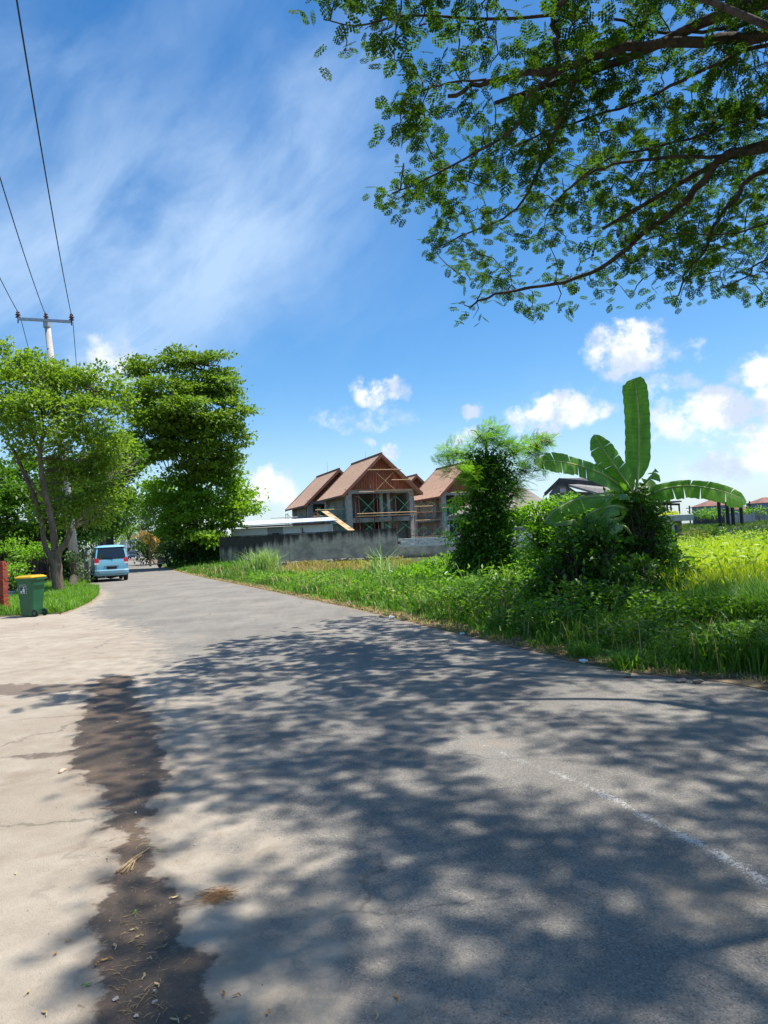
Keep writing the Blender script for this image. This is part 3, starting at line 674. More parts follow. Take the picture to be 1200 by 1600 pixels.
# grey gabled house
gp = at(873.5, 747.5, 85); t = empty('grey_house', (gp[0], 85, 0), 'dark grey house with layered gable roof behind the banana plant', 'house')
gwall = mat('slate blue render', (.16, .18, .21), (.2, .22, .25), sc_=1, rough=.9); droof = mat('dark grey roof', (.05, .05, .055), (.085, .08, .08), sc_=2, rough=.8); groof = mat('grey slate roof', (.20, .185, .175), (.27, .25, .235), sc_=3, rough=.9, bump=.3)
def W3(px, py, D): return tuple(at(px, py, D))
mb = MB(); a, b, c_, d_ = W3(858, 772, 85), W3(874, 750, 85), W3(900, 768, 85), W3(945, 770, 85)
mb.add([(a[0], 85, 0), a, b, c_, (c_[0], 85, 0)], [(0, 1, 2, 3, 4)][::-1]); mb.add([(c_[0], 85.01, 0), c_, (d_[0], 85, d_[2]), (d_[0], 85, 0)], [(3, 2, 1, 0)]); mb.build('gable_wall', gwall, t, world=True)
def slab(name, pts, th, m_, par):
    mb = MB(); n = len(pts); V = [tuple(p) for p in pts]+[(p[0], p[1], p[2]-th) for p in pts]
    mb.add(V, [tuple(range(n)), tuple(range(2*n-1, n-1, -1))]+[(k, n+k, n+(k+1) % n, (k+1) % n) for k in range(n)]); return mb.build(name, m_, par, world=True)
slab('roof_slope', [W3(850, 770, 84), W3(874, 746.5, 84), W3(877, 747, 90), W3(853, 770, 90)], .35, droof, t)
slab('roof_slope', [W3(874, 747, 84), W3(885, 753, 84), W3(950, 754, 84), W3(941, 747, 86)], .55, droof, t)
slab('roof_slope', [W3(888, 757, 83.4), W3(934, 770, 82.5), W3(972, 768, 82.5), W3(955, 756, 86)], .25, groof, t)
mb = MB(); v = W3(880, 767, 84.8); mb.box(v[0]-.35, v[0]+.35, 84.85, 84.95, v[2]-.2, v[2]+.3); mb.build('gable_vent', shw, t, world=True)

# concrete gate slab at right
D = 40.; t = empty('concrete_gatehouse', (at(1056, 820, D)[0], D, 0), 'flat concrete slab on two square columns with yellow plants on top', 'gatehouse')
s0, s1 = at(1031, 812, D), at(1084, 808, D)
mb = MB(); mb.box(s0[0], s1[0], D, D+2.2, 1.62, 1.98, ch=.02); mb.build('roof_slab', conc, t, world=True)
ptw = mat('white painted concrete', (.62, .62, .6), (.55, .55, .52), sc_=3, rough=.8)
for px, m_, w in ((1051, ptw, .24), (1062, mat('brown render', (.17, .13, .11), (.22, .17, .14), sc_=4, rough=.9), .3)):
    v = at(px, 830, D+.3); mb = MB(); mb.box(v[0]-w/2, v[0]+w/2, D+.3, D+.3+w, 0, 1.62); mb.build('column', m_, t, world=True)
mb = MB(); v = at(1062, 869, 24); mb.box(v[0]-.5, v[0]+.7, 24, 24.5, 0, at(1060, 857, 24)[2], ch=.02); mb.box(v[0]-.55, v[0]+.75, 23.95, 24.55, at(1060, 857, 24)[2]+.002, at(1060, 857, 24)[2]+.06)
mb.build('concrete_block', ptw, None, 'weathered white concrete block half buried in weeds below the gate slab', 'block')
# steel frame structure behind it
steel = mat('dark steel', (.025, .024, .026), rough=.6)
D = 60.; c0 = at(1040, 800, D); t = empty('steel_pergola', (c0[0], D, 0), 'dark steel roof terrace frame behind the concrete gate slab', 'pergola')
for px, top in ((1030, 789), (1038, 789), (1048, 789), (1061, 789), (1016.5, 771), (1034, 775), (1041.5, 776)):
    for dy in (0, 2.5):
        v = at(px, top, D+dy); rod('post', (v[0]-c0[0], dy, 0), (v[0]-c0[0], dy, v[2]), .07, steel, t)
for (x0, y0, x1, y1) in ((1028, 788, 1062, 788), (1014, 770.5, 1044, 769)):
    for dy in (0, 2.5):
        a, b = at(x0, y0, D+dy), at(x1, y1, D+dy); rod('beam', (a[0]-c0[0], dy, a[2]), (b[0]-c0[0], dy, b[2]), .09, steel, t)
a, b = at(1026, 786.5, D), at(1063, 785.5, D); mb = MB(); mb.box(a[0], b[0], D-.3, D+3, a[2], a[2]+.12); mb.build('canopy', mat('brown roofing', (.26, .17, .13), rough=.9), t, world=True)
mb = MB(); a, b = at(1026, 800, D), at(1064, 798, D); mb.box(a[0], b[0], D+1, D+4, 0, b[2]); mb.build('lower_wall', conc_d, t, world=True)

# distant houses and walls
hroof = mat('red brown hip roof', (.20, .10, .08), (.27, .14, .11), sc_=1, rough=.9); bwall = mat('blue grey render', (.20, .25, .31), rough=.9); 
winm = mat('dark window glass', (.03, .035, .04), rough=.15, spec=.5)
def hiphouse(px0, px1, pyb, pye, pyr, D, label, wm=bwall):
    a, b = at(px0, pye, D), at(px1, pye, D); zr = at((px0+px1)/2, pyr, D)[2]; w = b[0]-a[0]; ze = a[2]; dd = min(w, 9)
    t = empty('far_house', ((a[0]+b[0])/2, D, 0), label, 'house', 'distant houses across the field'); mb = MB(); mb.box(a[0], b[0], D, D+dd, 0, ze); mb.build('wall', wm, t, world=True)
    o = w*.06; V = [(a[0]-o, D-o, ze), (b[0]+o, D-o, ze), (b[0]+o, D+dd+o, ze), (a[0]-o, D+dd+o, ze), (a[0]+w*.42, D+dd/2, zr), (a[0]+w*.58, D+dd/2, zr)]
    mb = MB(); mb.add(V, [(0, 1, 5, 4), (1, 2, 5), (2, 3, 4, 5), (3, 0, 4), (3, 2, 1, 0)]); mb.build('roof', hroof, t, world=True)
    for q in (.55, .78):
        f = MB(); f.box(a[0]+w*q-w*.06, a[0]+w*q+w*.06, D-.05, D-.003, ze*.55, ze*.85); f.build('window', winm, t, world=True)
    return t
hiphouse(1099, 1141, 803, 791, 781, 115, 'blue grey two storey far house with red brown hip roof, behind the dark posts')
hiphouse(1186, 1226, 800, 786, 776, 122, 'blue far house at the right edge of the photo', bwall)
hiphouse(1150, 1172, 800, 796, 788, 135, 'small brown roofed far house seen between the dark posts')
hiphouse(1172, 1196, 800, 797, 789, 130, 'small brown roofed far house beside the thin pole')
def farwall(px0, px1, pyt, D, m_, label):
    a, b = at(px0, pyt, D), at(px1, pyt, D); mb = MB(); mb.box(a[0], b[0], D, D+.2, 0, (a[2]+b[2])/2); n = max(2, int((b[0]-a[0])/3))
    t = empty('far_wall', ((a[0]+b[0])/2, D, 0), label, 'wall'); mb.build('wall_face', m_, t, world=True)
    for k in range(n+1):
        x = a[0]+(b[0]-a[0])*k/n; m2 = MB(); m2.box(x-.12, x+.12, D-.06, D-.002, 0, (a[2]+b[2])/2+.1); m2.build('pier', m_, t, world=True)
farwall(1084, 1133, 806.5, 92, mat('dark mesh cloth', (.07, .075, .085), (.12, .12, .13), sc_=.8, rough=.9), 'dark grey cloth fence at the far edge of the field')
farwall(1133, 1177, 804, 90, mat('pale cement', (.34, .34, .36), (.42, .42, .43), sc_=.6, rough=.9), 'pale grey cement wall at the far edge of the field')
farwall(1177, 1240, 797, 104, conc_d, 'dull grey fence wall by the right edge of the field')
for i, (px, top) in enumerate(((1122.5, 779), (1135.5, 784), (1143.5, 783.5), (1157, 783))):
    a = at(px, top, 80); mb = MB(); mb.tube([(a[0], 80, 0), (a[0], 80, a[2])], .2, 8); mb.build('dark_post', steel, None, ['dark tall post in front of the far blue grey house, leftmost of the four', 'second from left of the four dark posts before the pale field wall', 'third from left of the four dark posts before the pale field wall', 'rightmost of the four dark posts, under the banana leaf tip'][i], 'post', 'dark posts in the field')
for px, top, lb in ((1171, 783, 'thin far utility pole beside the small brown roof'), (1077, 790, 'thin far utility pole just right of the concrete gate slab'), (1091, 790, 'thin far utility pole left of the blue grey far house')):
    a = at(px, top, 125); mb = MB(); mb.tube([(a[0], 125, 0), (a[0], 125, a[2])], .12, 6); mb.box(a[0]-.6, a[0]+.6, 124.95, 125.05, a[2]-.5, a[2]-.38); mb.build('far_pole', steel, None, lb, 'utility pole', 'far utility poles')

# planting beds under plastic mulch
mulch = mat('black plastic mulch', (.018, .017, .02), (.05, .048, .05), sc_=3, rough=.45, spec=.5); soilb = mat('bed soil', (.14, .12, .08), (.2, .17, .12), sc_=2, rough=.95)
bedl = leafmat('bed crop', (.07, .14, .03), (.12, .22, .04))
NB = 15
for k in range(NB):
    Y = 47+k*2.3+k*k*.10; z = .05+(Y-47)*.013; xx0 = .415*Y+ (0 if k > 6 else (6-k)*.5); xx1 = .66*Y; hgt = .34; w = .95
    g = k > 9
    V = [(xx0, Y-w, z-.6), (xx1, Y-w+.8, z-.6), (xx1, Y-w*.6+.8, z+hgt), (xx0, Y-w*.6, z+hgt), (xx0, Y+w*.6, z+hgt), (xx1, Y+w*.6+.8, z+hgt), (xx1, Y+w+.8, z-.6), (xx0, Y+w, z-.6)]
    mb = MB(); mb.add(V, [(0, 1, 2, 3), (3, 2, 5, 4), (4, 5, 6, 7), (0, 3, 4, 7), (1, 6, 5, 2)])
    ORD = ['nearest', 'second nearest', 'third nearest', 'fourth nearest', 'fifth nearest', 'sixth nearest', 'seventh nearest', 'eighth nearest', 'ninth nearest', 'farthest']
    t = empty('planting_bed', ((xx0+xx1)/2, Y, 0), (['nearest', 'second nearest', 'middle', 'second farthest', 'farthest'][k-10]+' of the green planted beds at the back of the field' if g else ORD[k]+' of the black plastic covered beds in the terraced field'), 'planting bed', 'planted green beds' if g else 'black plastic covered beds')
    mb.build('bed_ridge', soilb if g else mulch, t, world=True)
    mb = MB(); mb.box(xx0, xx1, Y-w*1.25, Y-w*1.05, z-.5, z+.06); mb.build('bed_edge', mat('grey path edge', (.30, .29, .26), (.2, .2, .16), sc_=2, rough=.9), t, world=True)
    n = 900 if g else 160; P = np.stack([rng.uniform(xx0, xx1, n), Y+rng.normal(0, .45, n)+.4, np.full(n, z+hgt)], 1); D_ = unit(rng.normal(0, .6, (n, 3))+np.array([0, 0, 1.]))
    Vv, Ff = diamonds(P, D_, rvec(n), rng.uniform(.2, .45, n), .14); mesh_np('crop', Vv, Ff, bedl, t)['kind'] = 'stuff'

# ================================================================ TREES
bark = mat('grey brown bark', (.11, .08, .055), (.20, .15, .10), sc_=7, rough=.95, bump=.9, bsc=26, aniso=(1, 1, .35))
barkd = mat('dark bark', (.055, .045, .035), (.10, .08, .06), sc_=6, rough=.95, bump=.9, bsc=22, aniso=(1, 1, .4))
L_rain = leafmat('rain tree leaflets', (.028, .075, .012), (.085, .165, .022), .42, .7, spec=.12)
L_str = leafmat('street tree leaves', (.12, .21, .025), (.25, .37, .05), .5, .4, big=.8)
L_big = leafmat('far rain tree leaves', (.10, .18, .018), (.22, .34, .04), .45, .5, big=.3)
L_low = leafmat('yellow green leaves', (.12, .23, .014), (.23, .40, .03), .48, .45, big=.5)
L_ivy = leafmat('creeper leaves', (.035, .10, .012), (.085, .20, .02), .35, .4, big=.8)
L_vine = leafmat('bright vine leaves', (.13, .28, .02), (.24, .45, .04), .46, .38, big=.8)
L_fea = leafmat('feathery leaves', (.13, .29, .03), (.24, .44, .06), .5, .5)
L_grass = leafmat('verge grass', (.045, .125, .016), (.125, .27, .03), .45, .45, big=.7)  # base darkened to stand in for the rain tree's shade on the verge
L_grl = leafmat('light verge grass', (.10, .23, .025), (.20, .37, .05), .48, .45, big=.7)
L_yel = leafmat('yellow field grass', (.36, .45, .022), (.54, .60, .045), .5, .45, big=.5)
L_dry = leafmat('dry grass', (.36, .25, .10), (.50, .37, .17), .3, .7, tcol=(1, .9, .7))
L_palmdry = leafmat('dry palm leaf', (.36, .22, .05), (.55, .36, .10), .35, .6, tcol=(1.2, 1, .5))
L_reed = leafmat('pale reed', (.20, .33, .12), (.34, .46, .22), .4, .45)
L_weed = leafmat('broad weed leaves', (.05, .125, .014), (.13, .26, .028), .42, .4, big=1.2)  # darkened leaf colour carries the overhead canopy's shade

def px_clumps(lst, D0):
    """(px, py, rx, ry, dDepth, depth radius factor) -> centres and radii in metres"""
    out = []
    for (px, py, rx, ry, dD) in lst:
        D_ = D0+dD; s = D_/FPX; out.append((at(px, py, D_), (rx*s, max(rx, ry)*s*.9, ry*s)))
    return out
def limb(mb, pts, r0, r1, n=8, D0=None, sub=4, wob=.0):
    P = [at(p[0], p[1], D0+(p[2] if len(p) > 2 else 0)) for p in pts] if D0 else pts
    P = smooth_poly(P, sub); 
    if wob: P[1:-1] += rng.normal(0, wob, P[1:-1].shape)
    mb.tube(P, np.linspace(r0, r1, len(P)), n); return P
def tree(name, label, cat, D0, base, limbs, clumps, leafm, barkm, dens, per, rs, L, Wd, comp=None, group=None, twr=.02, flat=.45, up=.25, shell=(.55, 1.), mix_=None):
    b = at(base[0], base[1], D0); t = empty(name, (b[0], b[1], 0), label, cat, group)
    mb = MB(); nodes = []
    for pts, r0, r1 in limbs: nodes.append(limb(mb, pts, r0, r1, 9, D0, wob=r0*.05))
    nodes = np.vstack(nodes); C, O = subcenters(clumps, dens, up, shell)
    mb.build('trunk', barkm, t, world=True, smooth=True)
    V, F = twigs(C, nodes, twr*1.6, twr*.5); mesh_np('twigs', V, F, barkm, t)['kind'] = 'stuff'
    V, F = clump_leaves(C, O, per, rs, L, Wd, flat, comp=comp); mesh_np('crown', V, F, leafm, t)
    return t

# overhead rain tree ---------------------------------------------------
def canY(px, py, dz=0.):
    d = ray(px, py); e = d[2]/d[1]; return (4.3+.28*13.5+dz)/(e+.28)
def canP(px, py, dz=0.): return at(px, py, canY(px, py, dz))
TR = np.array([10.2, 3.4, 0.])
t = empty('rain_tree', TR, 'great rain tree whose branches reach over the road from the right', 'tree')
mb = MB(); fork = TR+np.array([-.6, .3, 4.2]); nodes = []
nodes.append(limb(mb, [TR+np.array([.3, 0, -.1]), TR+np.array([.1, 0, 1.2]), TR+np.array([-.1, .1, 2.8]), fork], .62, .40, 14))
def olimb(px_pts, r0, r1, dz=0., start=None):
    P = [canP(x, y, dz) for x, y in px_pts]
    if start is not None:
        m_ = start*.45+P[0]*.55+np.array([0, 0, .35]); P = [start, m_]+P
    q = limb(mb, P, r0*.46, r1*.55, 9, None, 5, r1*.35); nodes.append(q); return q
olimb([(1210, 56), (1102, 62), (957, 79), (908, 97), (835, 112), (762, 126), (700, 150)], .19, .045, .1, fork)
olimb([(1210, 226), (1133, 243), (1096, 286), (1052, 330), (1005, 365), (938, 420), (865, 444), (774, 459), (735, 480)], .17, .03, -.2, fork)
olimb([(1133, 243), (1017, 249), (944, 261), (880, 300)], .06, .025, -.15)
olimb([(1210, 262), (1150, 310), (1115, 353), (1102, 390), (1072, 426), (1060, 462)], .10, .025, -.3, fork)
olimb([(1210, 68), (1127, 97), (1048, 134), (987, 164), (884, 195), (800, 230)], .075, .02, .3, fork)
olimb([(905, 100), (890, 152), (859, 225), (829, 292), (798, 334), (731, 365), (677, 389)], .065, .018, 0.)
olimb([(915, 90), (865, 120), (823, 152), (804, 200), (725, 249), (652, 286), (612, 302)], .065, .016, 0.)
olimb([(896, -10), (865, 24), (868, 60), (872, 100)], .075, .05, .2)
olimb([(870, 22), (762, 30), (640, 24), (560, 40), (505, 30)], .045, .012, .3)
olimb([(760, 124), (700, 130), (640, 150), (625, 180)], .035, .012, .1)
olimb([(1210, 10), (1169, 36), (1115, 46), (1030, 49), (960, 30)], .075, .03, .5, fork)
olimb([(1210, 176), (1115, 207), (1017, 231), (938, 255), (850, 330)], .06, .018, .1, fork)
olimb([(1210, 345), (1140, 366), (1040, 366), (960, 395)], .045, .015, -.4, fork)
olimb([(1210, 400), (1170, 430), (1130, 450)], .05, .02, -.4, fork)
# limbs overhead and behind the photographer
for (a_, e_, l_, r_) in ((-2.75, .24, 6.5, .2), (-2.45, .3, 9.5, .17), (-3.05, .28, 6.8, .15), (2.75, .3, 7., .14), (2.45, .34, 10, .15), (2.15, .3, 9.5, .14), (1.6, .35, 8, .15), (.6, .45, 7, .14), (-.6, .5, 6, .12), (-1.6, .4, 6, .12)):
    d = np.array([math.cos(a_), math.sin(a_), e_]); P = [fork]+[fork+d*l_*q+np.array([0, 0, math.sin(q*2.2)*.5-.3*q])+rng.normal(0, .38, 3) for q in (.2, .4, .6, .8, 1)]
    nodes.append(limb(mb, P, r_, .025, 8, None, 4))
nd = np.vstack(nodes)
# targets for twigs
POLYB = np.array([(470, -60), (484, 6), (512, 40), (520, 100), (548, 92), (592, 80), (622, 110), (640, 165), (612, 205), (632, 250), (600, 300), (606, 330), (672, 330), (700, 350), (672, 390), (712, 420), (704, 470), (742, 512), (800, 494), (860, 488), (900, 498), (960, 478), (1010, 470), (1050, 476), (1100, 478), (1150, 462), (1196, 470), (1400, 500), (1400, -400), (470, -400)])
def inpoly(x, y, P):
    c = np.zeros(len(x), bool); j = len(P)-1
    for i in range(len(P)):
        xi, yi = P[i]; xj, yj = P[j]; k = ((yi > y) != (yj > y)) & (x < (xj-xi)*(y-yi)/(yj-yi+1e-12)+xi); c ^= k; j = i
    return c
n = 19000
X = rng.uniform(-2.5, 20., n); Y = rng.uniform(-11, 14.2, n); Z = EYE+4.3+.28*(13.5-Y)+rng.normal(0, .40, n)+.38  # unseen canopy stretched right and behind to cut skylight on the ground
P = np.stack([X, Y, Z], 1); sx_, sy_ = proj(P); infront = Y > 4
vis = infront & (sy_ > -60)
okk = np.where(vis, inpoly(sx_, sy_, POLYB), (X > np.interp(Y, [-11, -3, 0, 2.5, 4.5, 6, 8], [6., 3.6, 3.4, 3.0, 2.0, 1.1, .1])) & (np.hypot(X-9.5, Y-2) < 13.5))
nz_ = np.sin(X*1.9+1.3*np.sin(Y*1.1))*np.sin(Y*1.7+X*.6)   # gaps
nz2_ = np.sin(X*4.3+2*np.sin(Y*3.1))*np.sin(Y*4.7+1.5*np.sin(X*2.9)); okk &= (nz_+nz2_*.8+rng.normal(0, .25, n) > -.45); farout = (X > 11) | (Y < -2); okk &= ~(farout & (rng.random(n) < .45))
# thinner towards the lower left tip of the canopy as seen from the road
thin = np.where(vis, np.clip((420-sy_)/260+.50, .42, 1), 1)*np.clip(.62+.1*X, .62, 1); okk &= rng.random(n) < thin
P = P[okk]; print('canopy twigs', len(P))
dist = np.sqrt(((P[:, None, ::1]-nd[None, ::3])**2).sum(-1)).min(1) if len(P)*len(nd)/3 < 6e7 else rng.random(len(P))
P = P[np.argsort(dist)]
allN = nd[::2].copy(); tv, tf, o_ = [], [], 0; tips = []; tdir = []
lst = list(allN); arr = np.zeros((len(lst)+len(P)*4, 3)); arr[:len(lst)] = allN; cnt = len(lst)
for p in P:
    d2 = ((arr[:cnt]-p)**2).sum(1); k = np.argmin(d2); a = arr[k]; l_ = math.sqrt(d2[k])
    if l_ < .12: tips.append(p); tdir.append(rvec(1)[0]); continue
    b1 = a+(p-a)*.35+rng.normal(0, .07*l_, 3)+np.array([0, 0, .05*l_]); b2 = a+(p-a)*.7+rng.normal(0, .07*l_, 3)+np.array([0, 0, .05*l_])
    r_ = .005+.006*min(l_, 1.6); V, F = tube_np([a, b1, b2, p], [r_*1.6, r_*1.2, r_, .0035], 4, False)
    tv.append(V); tf.append(np.array(F)+o_); o_ += len(V)
    arr[cnt] = b1; arr[cnt+1] = b2; arr[cnt+2] = p; cnt += 3; tips.append(p); tdir.append((p-a)/max(l_, .01))
mb.build('trunk', mat('rain tree bark', (.045, .034, .028), (.10, .078, .062), sc_=9, rough=.95, bump=.8, bsc=30), t, world=True, smooth=True)
mesh_np('twigs', np.vstack(tv), np.vstack(tf), MATS['rain tree bark'], t)
tips = np.array(tips); tdir = np.array(tdir)
def canopy_leaves(sel, per, leaflets, nm):
    T_ = np.repeat(tips[sel], per, 0); Dd = np.repeat(tdir[sel], per, 0); n = len(T_)
    P_ = T_+rng.normal(0, .16, (n, 3))*np.array([1, 1, .5])-Dd*rng.uniform(0, .22, (n, 1)); D_ = unit(Dd*.4+rng.normal(0, .7, (n, 3))*np.array([1, 1, .45])+np.array([0, 0, -.12])); N_ = unit(rng.normal(0, .6, (n, 3))+np.array([0, 0, 1.]))
    V, F = compound(P_, D_, N_, rng.uniform(.11, .22, n), pairs=4, pl=.46, pw=.40, ang=.95, leaflets=leaflets); mesh_np(nm, V, F, L_rain, t)
sx_, sy_ = proj(tips); infr = (tips[:, 1] > 4) & (sy_ > -70) & (sx_ < 1260)
canopy_leaves(infr, 6, 3, 'crown'); rb_ = (tips[:, 0] > 3.2) & (tips[:, 0] < 7.5) & (tips[:, 1] > -.5) & (tips[:, 1] < 5); canopy_leaves(rb_, 2, 0, 'outer_crown'); far_ = (tips[:, 0] > 11) | (tips[:, 1] < -2); canopy_leaves(~infr & ~far_, 9, 0, 'outer_crown'); canopy_leaves(~infr & far_, 9, 0, 'outer_crown')  # unseen outer leaves; the small extra batch is added to deepen road shadow

# street tree at the island --------------------------------------------
cl = px_clumps([(60, 600, 62, 42, 0), (110, 612, 52, 40, 1), (20, 610, 45, 48, -.5), (150, 598, 34, 26, .5), (180, 625, 26, 22, 1), (140, 650, 45, 34, 0), (60, 650, 60, 40, -1), (5, 560, 26, 22, 0), (50, 572, 24, 22, 0), (130, 705, 55, 38, 1), (170, 690, 34, 34, 2), (20, 660, 40, 32, 0),
                (120, 760, 48, 40, 1.5), (165, 745, 32, 40, 2), (40, 700, 30, 14, 1), (150, 790, 40, 30, 2), (105, 800, 40, 22, 1.5)], 26)
tree('street_tree', 'forked street tree on the grass island beside the leaning pole', 'tree', 26., (90, 925),
     [([(92, 932), (90, 905), (88, 880), (86, 862)], .21, .18), ([(86, 864), (84, 835), (76, 792), (66, 745), (63, 710), (66, 680), (66, 640), (80, 600)], .13, .04),
      ([(88, 868), (96, 856), (104, 846), (112, 826)], .14, .09), ([(64, 715), (58, 695), (48, 680), (30, 665), (5, 645)], .06, .03), ([(74, 780), (60, 770), (45, 745), (20, 715)], .05, .02),
      ([(84, 880, 1), (70, 850, 1), (62, 800, 1), (40, 745, 1), (22, 705, 1), (8, 690, 1)], .11, .05), ([(66, 650), (100, 640), (140, 610)], .04, .02)],
     cl, L_str, bark, 12, 42, .24, .17, .6, None, None, .006, flat=.5)
# darker bushy trees behind the island
cl = px_clumps([(30, 800, 55, 45, 0), (90, 790, 50, 50, 2), (140, 800, 45, 45, 3), (0, 760, 40, 40, 1), (60, 740, 40, 26, 3), (175, 800, 36, 36, 5), (180, 760, 34, 40, 5), (150, 740, 40, 40, 5), (-60, 790, 60, 60, 0), (20, 842, 55, 18, 0), (100, 838, 44, 18, 2), (195, 715, 30, 30, 6)], 37)
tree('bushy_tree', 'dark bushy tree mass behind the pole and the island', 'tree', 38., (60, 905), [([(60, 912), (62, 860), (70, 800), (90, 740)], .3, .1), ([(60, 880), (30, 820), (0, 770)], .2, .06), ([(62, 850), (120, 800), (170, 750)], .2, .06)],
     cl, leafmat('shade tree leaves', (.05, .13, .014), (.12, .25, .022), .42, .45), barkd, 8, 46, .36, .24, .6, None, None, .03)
# big far rain tree over the road
cl = px_clumps([(290, 565, 52, 16, 0), (225, 580, 32, 22, 0), (255, 612, 60, 22, -1), (320, 600, 48, 18, 0), (345, 615, 38, 24, 1), (360, 640, 26, 20, 0), (280, 640, 55, 24, -2), (215, 640, 30, 30, 0), (230, 670, 40, 30, -2), (200, 690, 24, 22, 0), (330, 660, 50, 22, 0),
                (362, 680, 24, 24, 0), (290, 690, 60, 26, 0), (350, 715, 28, 24, 1), (240, 710, 40, 20, 0), (335, 740, 38, 22, 2), (300, 735, 40, 22, 2), (340, 555, 14, 8, 0), (385, 640, 7, 10, 0), (272, 552, 16, 10, 0), (378, 690, 10, 12, 0), (265, 655, 50, 20, 1), (310, 675, 50, 20, 1), (320, 710, 44, 20, 0), (345, 585, 24, 12, 1)], 52)
tree('tall_rain_tree', 'tallest tree, leaning over the road behind the blue van', 'tree', 54., (166, 886),
     [([(166, 886), (168, 830), (174, 785), (188, 752), (222, 726), (255, 700), (270, 650), (280, 610)], .55, .15), ([(235, 715), (300, 690), (350, 650), (372, 625)], .25, .08), ([(262, 690), (240, 640), (230, 590)], .2, .06), ([(275, 650), (310, 610), (320, 570)], .18, .05), ([(262, 690), (320, 700), (355, 710)], .2, .06)],
     cl, L_big, barkd, 4.2, 56, .42, .28, .6, None, None, .045, flat=.17, shell=(.35, 1.))
cl = px_clumps([(300, 790, 60, 30, 0), (350, 775, 45, 22, -1), (375, 795, 30, 14, -2), (395, 793, 12, 8, -2), (330, 815, 45, 24, -2), (280, 770, 40, 28, 0), (260, 800, 34, 30, 1), (240, 770, 26, 22, 2), (280, 820, 30, 16, -1), (265, 835, 20, 10, -1), (325, 842, 26, 12, -4), (350, 750, 26, 14, 0), (215, 790, 24, 20, 3), (300, 840, 30, 18, 0)], 55)
tree('spreading_tree', 'lower spreading tree with yellow green tips above the left end of the wall', 'tree', 56., (300, 884), [([(300, 890), (302, 860), (305, 820), (310, 780)], .4, .12), ([(302, 850), (340, 810), (375, 795)], .2, .06), ([(302, 850), (275, 815), (250, 785)], .2, .06), ([(322, 888), (320, 850), (330, 820)], .2, .1)],
     cl, L_low, barkd, 3.6, 52, .45, .32, .6, None, None, .04, flat=.26)
# dark thicket under them and far screen of trees
def thicket(name, label, cat, D0, lst, lm, dens=4.5, per=30, rs=.45, L=.3, Wd=.5, group=None, base=None):
    dens *= 2.6; cl = px_clumps(lst, D0); c0 = cl[0][0]; t = empty(name, (c0[0], c0[1], 0), label, cat, group); C, O = subcenters(cl, dens); C[:, 2] = np.maximum(C[:, 2], .1)
    V, F = twigs(C, np.array([[c[0], c[1], q] for c, r in cl for q in (.05, max(.1, c[2]*.5))]), .03, .01); mesh_np('stems', V, F, barkd, t)['kind'] = 'stuff'
    V, F = clump_leaves(C, O, per, rs, L, Wd); V[:, 2] = np.maximum(V[:, 2], .0+rng.random(len(V))*.05); mesh_np('foliage', V, F, lm, t); return t
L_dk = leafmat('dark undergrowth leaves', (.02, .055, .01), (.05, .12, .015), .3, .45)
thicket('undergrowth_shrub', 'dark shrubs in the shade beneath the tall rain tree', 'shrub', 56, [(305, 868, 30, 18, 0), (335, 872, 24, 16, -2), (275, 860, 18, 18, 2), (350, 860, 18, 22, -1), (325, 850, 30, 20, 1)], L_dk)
thicket('roadside_shrub', 'dark leafy shrub under the yellow palm fronds at the far right kerb', 'shrub', 70, [(232, 862, 14, 18, 0), (245, 850, 16, 20, 2), (225, 850, 8, 14, 4), (262, 845, 16, 20, 4)], L_dk)
thicket('far_tree', 'bright green tree top behind the roof of the blue van', 'tree', 75, [(180, 838, 26, 12, 0), (155, 845, 24, 18, -6), (203, 828, 16, 10, 10)], L_low, 1.2)
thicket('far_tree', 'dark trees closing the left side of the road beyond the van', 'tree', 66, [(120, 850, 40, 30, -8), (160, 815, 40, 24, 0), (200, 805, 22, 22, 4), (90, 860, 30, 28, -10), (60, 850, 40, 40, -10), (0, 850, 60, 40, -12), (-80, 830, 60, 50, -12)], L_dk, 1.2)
thicket('far_tree', 'tree arching over the far end of the road', 'tree', 120, [(225, 815, 22, 16, 0), (195, 832, 10, 8, 0), (245, 830, 22, 22, -10), (180, 820, 20, 20, 0)], L_dk, .6, 40, .8, .5)
thicket('leafy_bush', 'bright leafy bush between the brick stack and the bin', 'bush', 24, [(24, 890, 16, 16, 0), (14, 905, 12, 20, 0), (34, 905, 10, 12, 0)], L_vine, 14, 22, .12, .11, .55)
thicket('garden_shrub', 'sunlit shrubs in the garden behind the green bin', 'shrub', 31, [(50, 866, 30, 14, 0), (20, 855, 20, 12, 0), (75, 855, 14, 12, 0)], L_vine, 8, 24, .2, .15, .5)
thicket('garden_shrub', 'dark shrub at the foot of the leaning pole', 'shrub', 33, [(128, 900, 7, 12, 0), (112, 885, 10, 20, 0)], L_dk, 8, 24, .2, .15, .5)
